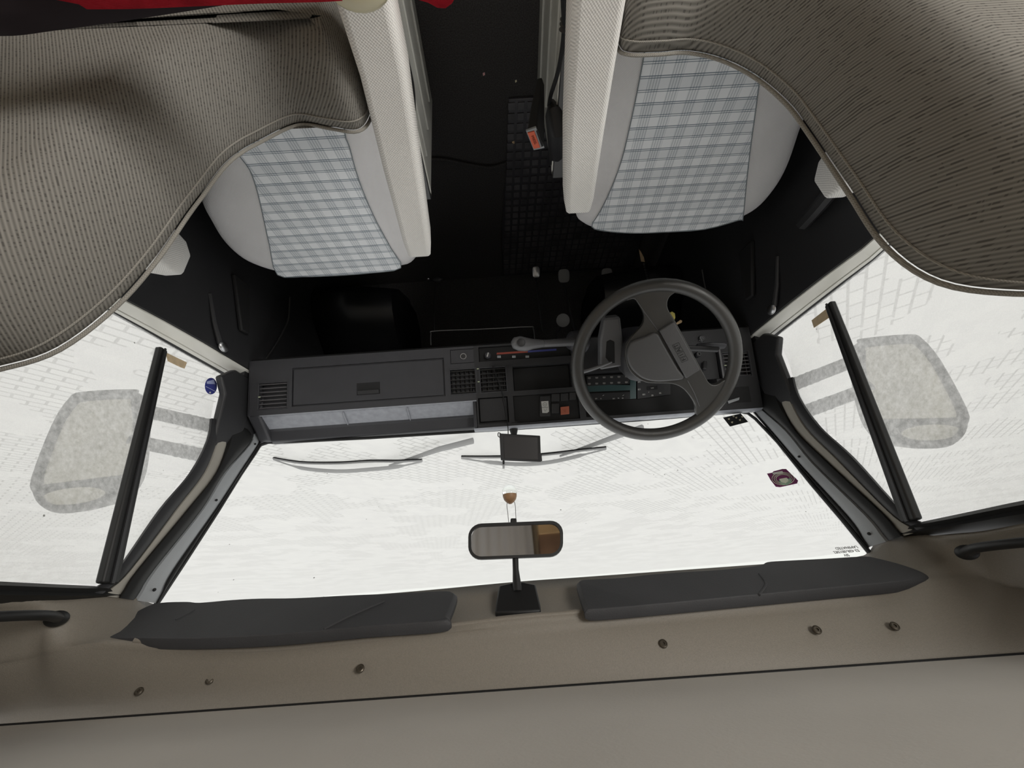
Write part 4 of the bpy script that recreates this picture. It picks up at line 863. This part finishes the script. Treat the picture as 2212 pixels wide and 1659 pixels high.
# screen on its mount
gp = empty('display_screen', at(1125, 966, Y=1.08), 'small black display screen standing on the dashboard in front of the windscreen', 'screen')
gn = Vector((-.05, -1, .25)).normalized(); gpl = (at(1125, 966, Y=1.07), gn)
q = [(1079, 936), (1167, 941), (1169, 998), (1082, 994)]
hs = MB().prism([at(x, y, gpl) for x, y in q], -gn * .018).build('screen_housing', BLK, gp, bevel=.002)
plate([(1088, 943), (1161, 945), (1162, 993), (1090, 990)], gpl, .001, 'screen_glass', SCREEN, gp, off=.0015)
MB().prism([at(x, y, gpl) - gn * .004 for x, y in ((1160, 985), (1170, 978), (1172, 1000), (1160, 999))], -gn * .02).build('corner_bracket', BLK, gp, bevel=.001)
MB().tube([at(1088, 992, gpl) - gn * .01, at(1088, 1012, gpl) - gn * .01], .003, 8).build('aerial', RUB, gp)
MB().lathe((at(1110, 931, Y=1.12).x, 1.145, .938), [(.03, -.006), (.03, .001), (.014, .006), (.008, .03), (.006, .04)], 18).build('suction_foot', RUB, gp)
MB().tube(cr([at(1098, 936, gpl) - gn * .01, fpt(at(1097, 920, DF).x, vTop - .003, .008), fpt(at(1093, 880, DF).x, face_uv(1093, 880)[1], .004), at(1085, 850, (fpt(0, 0, .004), DN)), at(1076, 822, (fpt(0, 0, .004), DN)), at(1064, 790, (fpt(0, 0, .005), DN))], 5), .0013, 6).build('power_lead', BLKM, gp)
MB().tube(cr([at(1085, 938, gpl) - gn * .01, at(1077, 934, gpl) - gn * .008, at(1076, 941, gpl) - gn * .008, at(1080, 944, gpl) - gn * .008], 5), .0012, 6).build('cable_loop', BLKM, gp)
# stickers and tape on the glass
def wsoff(d): return (WS[0] - WS[1] * d, WS[1])
sk = empty('purple_sticker', at(1690, 1034, wsoff(.003)), 'purple square sticker with white rings low on the driver side of the windscreen', 'sticker')
w1 = wsoff(.002)
plate([(1657, 1023), (1668, 1021), (1671, 1018), (1690, 1013), (1698, 1013), (1724, 1038), (1722, 1044), (1685, 1052), (1676, 1051), (1665, 1037)], w1, .0008, 'sticker_sheet', PURP, sk)
w2 = wsoff(.0032)
for rx, ry in ((24, 13.5), (19.5, 11), (15.5, 9)): MB().tube([at(1691.5 + rx * math.cos(a), 1034 + ry * math.sin(a), w2) for a in (i * .2618 for i in range(24))], .0007, 4, closed=True).build('ring_print', PALE, sk)
plate([(1687, 1046), (1682, 1037), (1708, 1033), (1711, 1042), (1700, 1048)], w2, .0004, 'green_field', GRN, sk); plate([(1683, 1035), (1699, 1032), (1704, 1037), (1697, 1044), (1687, 1041)], w2, .0004, 'pale_field', PALE, sk, off=.0004)
plate([(1668, 1021), (1690, 1017), (1692, 1022), (1670, 1025)], w2, .0004, 'white_label', WHITE, sk)
bs = empty('black_sticker', at(1588, 909, w1), 'worn black rectangular sticker at the bottom corner of the windscreen by the driver', 'sticker')
bq = plate([(1562, 902), (1600, 893), (1616, 911), (1577, 921)], wsoff(.006), .0008, 'sticker_sheet', BLKM, bs)
for x, y in ((1574, 905), (1581, 912), (1590, 902), (1598, 907), (1603, 900), (1584, 899)): plate([(x - 2, y - 1), (x + 2.5, y - 2), (x + 2, y + 2), (x - 1, y + 1.5)], wsoff(.0072), .0004, 'worn_patch', CREAM, bs)
def off(pl, d): return (pl[0] - pl[1] * d, pl[1])
bs2 = empty('blue_sticker', at(456, 835, off(PR, .004)), 'round blue sticker on the passenger quarter glass', 'sticker')
Eo = lambda cx, cy, rx, ry, n=20: [(cx + rx * math.cos(2 * math.pi * i / n), cy + ry * math.sin(2 * math.pi * i / n)) for i in range(n)]
plate(Eo(456, 834, 13, 18), off(PR, .003), .0008, 'sticker_sheet', BLUE, bs2); plate([(447, 824), (462, 820), (465, 830), (447, 829)], off(PR, .0042), .0004, 'lattice_print', SKYB, bs2)
MB().tube([at(445, 835, off(PR, .005)), at(466, 846, off(PR, .005))], .0008, 4).build('lettering_band', SKYB, bs2); plate(Eo(454, 848, 2, 2, 8), off(PR, .0042), .0004, 'dot_print', WHITE, bs2)
t1 = plate([(358, 761), (404, 783), (399, 796), (390, 793), (363, 780)], off(PR, .004), .001, 'paper_tape', TAPE); tag(t1, 'beige strip of tape on the passenger quarter glass', 'tape', 'tape strips')
t2 = plate([(1753, 692), (1790, 663), (1800, 657), (1803, 677), (1788, 688), (1758, 708)], off(PL, .004), .001, 'paper_tape', TAPE); tag(t2, 'beige strip of tape on the driver quarter glass', 'tape', 'tape strips')
# etched glass marks
INKG = mat('grey_etching', (.25, .25, .25), .8)
def etch(lines, x, y, pl, parent, slope, size):
    r = at(x - 20, y + slope * 20, pl) - at(x, y, pl); upv = at(x, y + 10, pl) - at(x, y, pl)
    for i, s in enumerate(lines): text(s, size, at(x, y + 7.5 - i * 8.0, pl), r, upv, INKG, parent, 'etched_mark')
etch(('SIV', 'E3 43R-001582', 'LAMINATED'), 1828, 1192, wsoff(.002), win, .08, .008)
w3 = bpy.data.objects['window_3']
etch(('43R-001', 'SIV'), 1935, 1052, off(PL, .003), w3, .20, .007)
# grab handles over the doors
for s, px in ((1, (70, 1340)), (-1, (2150, 1188))):
    p = at(*px, PR if s == 1 else PL); e = empty('grab_handle', p, 'dark grab handle on the beige lining above the %s door' % ('passenger' if s == 1 else 'driver'), 'handle', 'grab handles above the doors')
    a = at(*((105, 1338) if s == 1 else (2105, 1192)), PR if s == 1 else PL) + Vector((-s * .012, 0, 0)); 
    MB().ball(a, (.012, .016, .011)).build('handle_foot', RUB, e); MB().tube(cr([a + Vector((-s * .004, 0, 0)), a + Vector((-s * .030, -.05, -.004)), a + Vector((-s * .032, -.12, -.004)), a + Vector((-s * .006, -.17, 0))], 5), .0065, 10).build('handle_bar', RUB, e); MB().ball(a + Vector((0, -.17, 0)), (.012, .016, .011)).build('handle_foot', RUB, e)
# red blanket over the passenger seat and cream piece beside it
rb_ = empty('red_blanket', (.4, .16, 1.0), 'red cloth draped behind the passenger seat at the edge of the picture', 'blanket')
def rag(pxs, Yd, nm, m, thick=.012):
    top = [at(x, y, Y=Yd + dy) for x, y, dy in pxs]; mb = MB(); a = cr(top, 5)
    mb.loft([a, [p + Vector((0, -.02, .02)) for p in a], [p + Vector((0, -.10, .01)) for p in a], [p + Vector((0, -.10, -.01)) for p in a], [p + Vector((0, -.02, -.012)) for p in a], a], cap=False, closed=False); return mb.build(nm, m, rb_, smooth=70)
rag([(-120, 10, 0), (0, 18, 0), (250, 20, 0), (420, 14, 0), (560, 8, 0), (680, 5, 0), (740, 2, 0)], .15, 'cloth', REDC)
rag([(-160, 60, .0), (0, 78, 0), (120, 66, 0), (250, 48, 0), (330, 36, 0), (420, 22, 0), (480, 12, 0)], .165, 'cloth_shadow_sheet', mat('cloth_shadow_black', (.012, .006, .009), .95))  # dark sheet standing in for the shadow under the red cloth
mb = MB(); q = [at(x, y, Z=.70) for x, y in ((880, -10), (905, 0), (925, 6), (945, 17), (962, 18), (976, 8), (990, -16))]; mb.loft([q, [p + Vector((0, -.01, .012)) for p in q], [p + Vector((0, -.12, .01)) for p in q], [p + Vector((0, -.12, -.005)) for p in q], q], cap=False, closed=False); mb.build('cloth_corner', REDC, rb_, smooth=70)
cm = MB(); c = at(768, -48, Z=.82); cm.loft([[c + Vector((w_ * math.cos(t), h_ * math.sin(t), dz)) for t in (2 * math.pi * i / 24 for i in range(24))] for w_, h_, dz in ((.022, .016, -.010), (.034, .026, -.006), (.037, .029, .0), (.034, .026, .005), (.02, .014, .007))])
tag(cm.build('plastic_lid', CREAM, None, smooth=60), 'cream rounded plastic lid on the rear of the passenger armrest', 'lid')

# ================================================================== OUTSIDE MIRRORS AND WIPERS
def wiper(blade, arm, label):
    po = (WS[0] + WS[1] * .03, WS[1]); pi = (WS[0] + WS[1] * .012, WS[1])
    e = empty('windscreen_wiper', at(*blade[0], pi), label, 'wiper', 'windscreen wipers resting outside the glass')
    B = cr([at(x, y, pi) for x, y in blade], 5); MB().tube(B, .006, 6, flat=.7).build('blade_rubber', RUB, e)
    n = len(B); k = [at(x, y + dy, po) for (x, y), dy in zip(blade, (3, 12, 18, 18, 12, 3))]
    GW = bpy.data.materials.get('weathered_wiper_metal') or mat('weathered_wiper_metal', (.04, .042, .04), .6, var=.4, vscale=60)
    MB().tube(cr(k, 4), [.004] * 4 + [.009] * 13 + [.004] * 4, 6, flat=.6).build('blade_yoke', GW, e)
    MB().tube([at(x, y, po) for x, y in arm], [.005, .010, .014, .016], 8, flat=.6).build('wiper_arm', GW, e)
wiper([(592, 990), (650, 999), (730, 1000), (800, 996), (860, 996), (912, 994)], [(840, 1006), (900, 987), (950, 970), (1022, 952)], 'long dark wiper low on the passenger side of the windscreen')
wiper([(997, 987), (1060, 987), (1130, 985), (1190, 980), (1250, 973), (1309, 967)], [(1210, 985), (1275, 963), (1325, 945), (1385, 924)], 'weathered wiper low on the driver side, crossing behind the display screen')
HOUS = mat('weathered_mirror_housing', (.10, .10, .097), .6, var=.35, vscale=40); REFL = mat('outside_mirror_glass', (.42, .40, .33), .25, metal=.0, var=.2, vscale=10)
def door_mirror(s, label):
    pts = [(.992, .851), (1.00, .838), (1.13, .835), (1.155, .85), (1.165, .92), (1.15, 1.06), (1.13, 1.095), (1.10, 1.125), (1.05, 1.145), (.98, 1.14), (.935, 1.11), (.925, 1.05), (.955, .93)]
    e = empty('door_mirror', (s * 1.04, .97, .85), label, 'mirror', 'outside door mirrors')
    Y0 = .95; P = cr([Vector((s * x, Y0, z)) for x, z in pts], 3, closed=True); c = sum(P, Vector()) / len(P)
    MB().loft([[p.lerp(c, .08) + Vector((0, .012, 0)) for p in P], P, [p + Vector((0, .02, 0)) for p in P], [p.lerp(c, .12) + Vector((0, .06, 0)) for p in P], [p.lerp(c, .4) + Vector((0, .085, 0)) for p in P]]).build('mirror_shell', HOUS, e, smooth=60)
    MB().tube([p + Vector((0, -.002, 0)) for p in P], .007, 8, closed=True).build('shell_rim', RUB, e)
    G = [p.lerp(c, .12) + Vector((0, .004, 0)) for p in P if p.z < 1.09]
    MB().prism(G, (0, .006, 0)).build('mirror_glass', REFL, e, smooth=0)
    g2 = [Vector((s * (1.04 + .075 * math.cos(a)), .949, 1.112 + .020 * math.sin(a))) for a in (2 * math.pi * i / 20 for i in range(20))]; MB().prism(g2, (0, .006, 0)).build('wide_angle_glass', REFL, e, smooth=0)
    for z in (.90, .985): 
        r = MB(); A = [Vector((s * (.80 + .17 * t), 1.05 - .085 * t, z - .012 * t + .02 * (1 - t))) for t in (i / 24 for i in range(25))]; r.tube(A, [.020 + (.0018 if i % 2 else 0) * (1 if i < 12 else 0) for i in range(25)], 12, flat=.85).build('mirror_arm', RUB, e)
door_mirror(1, 'dark outside mirror beyond the passenger door glass'); door_mirror(-1, 'dark outside mirror beyond the driver door glass, on two ribbed arms')
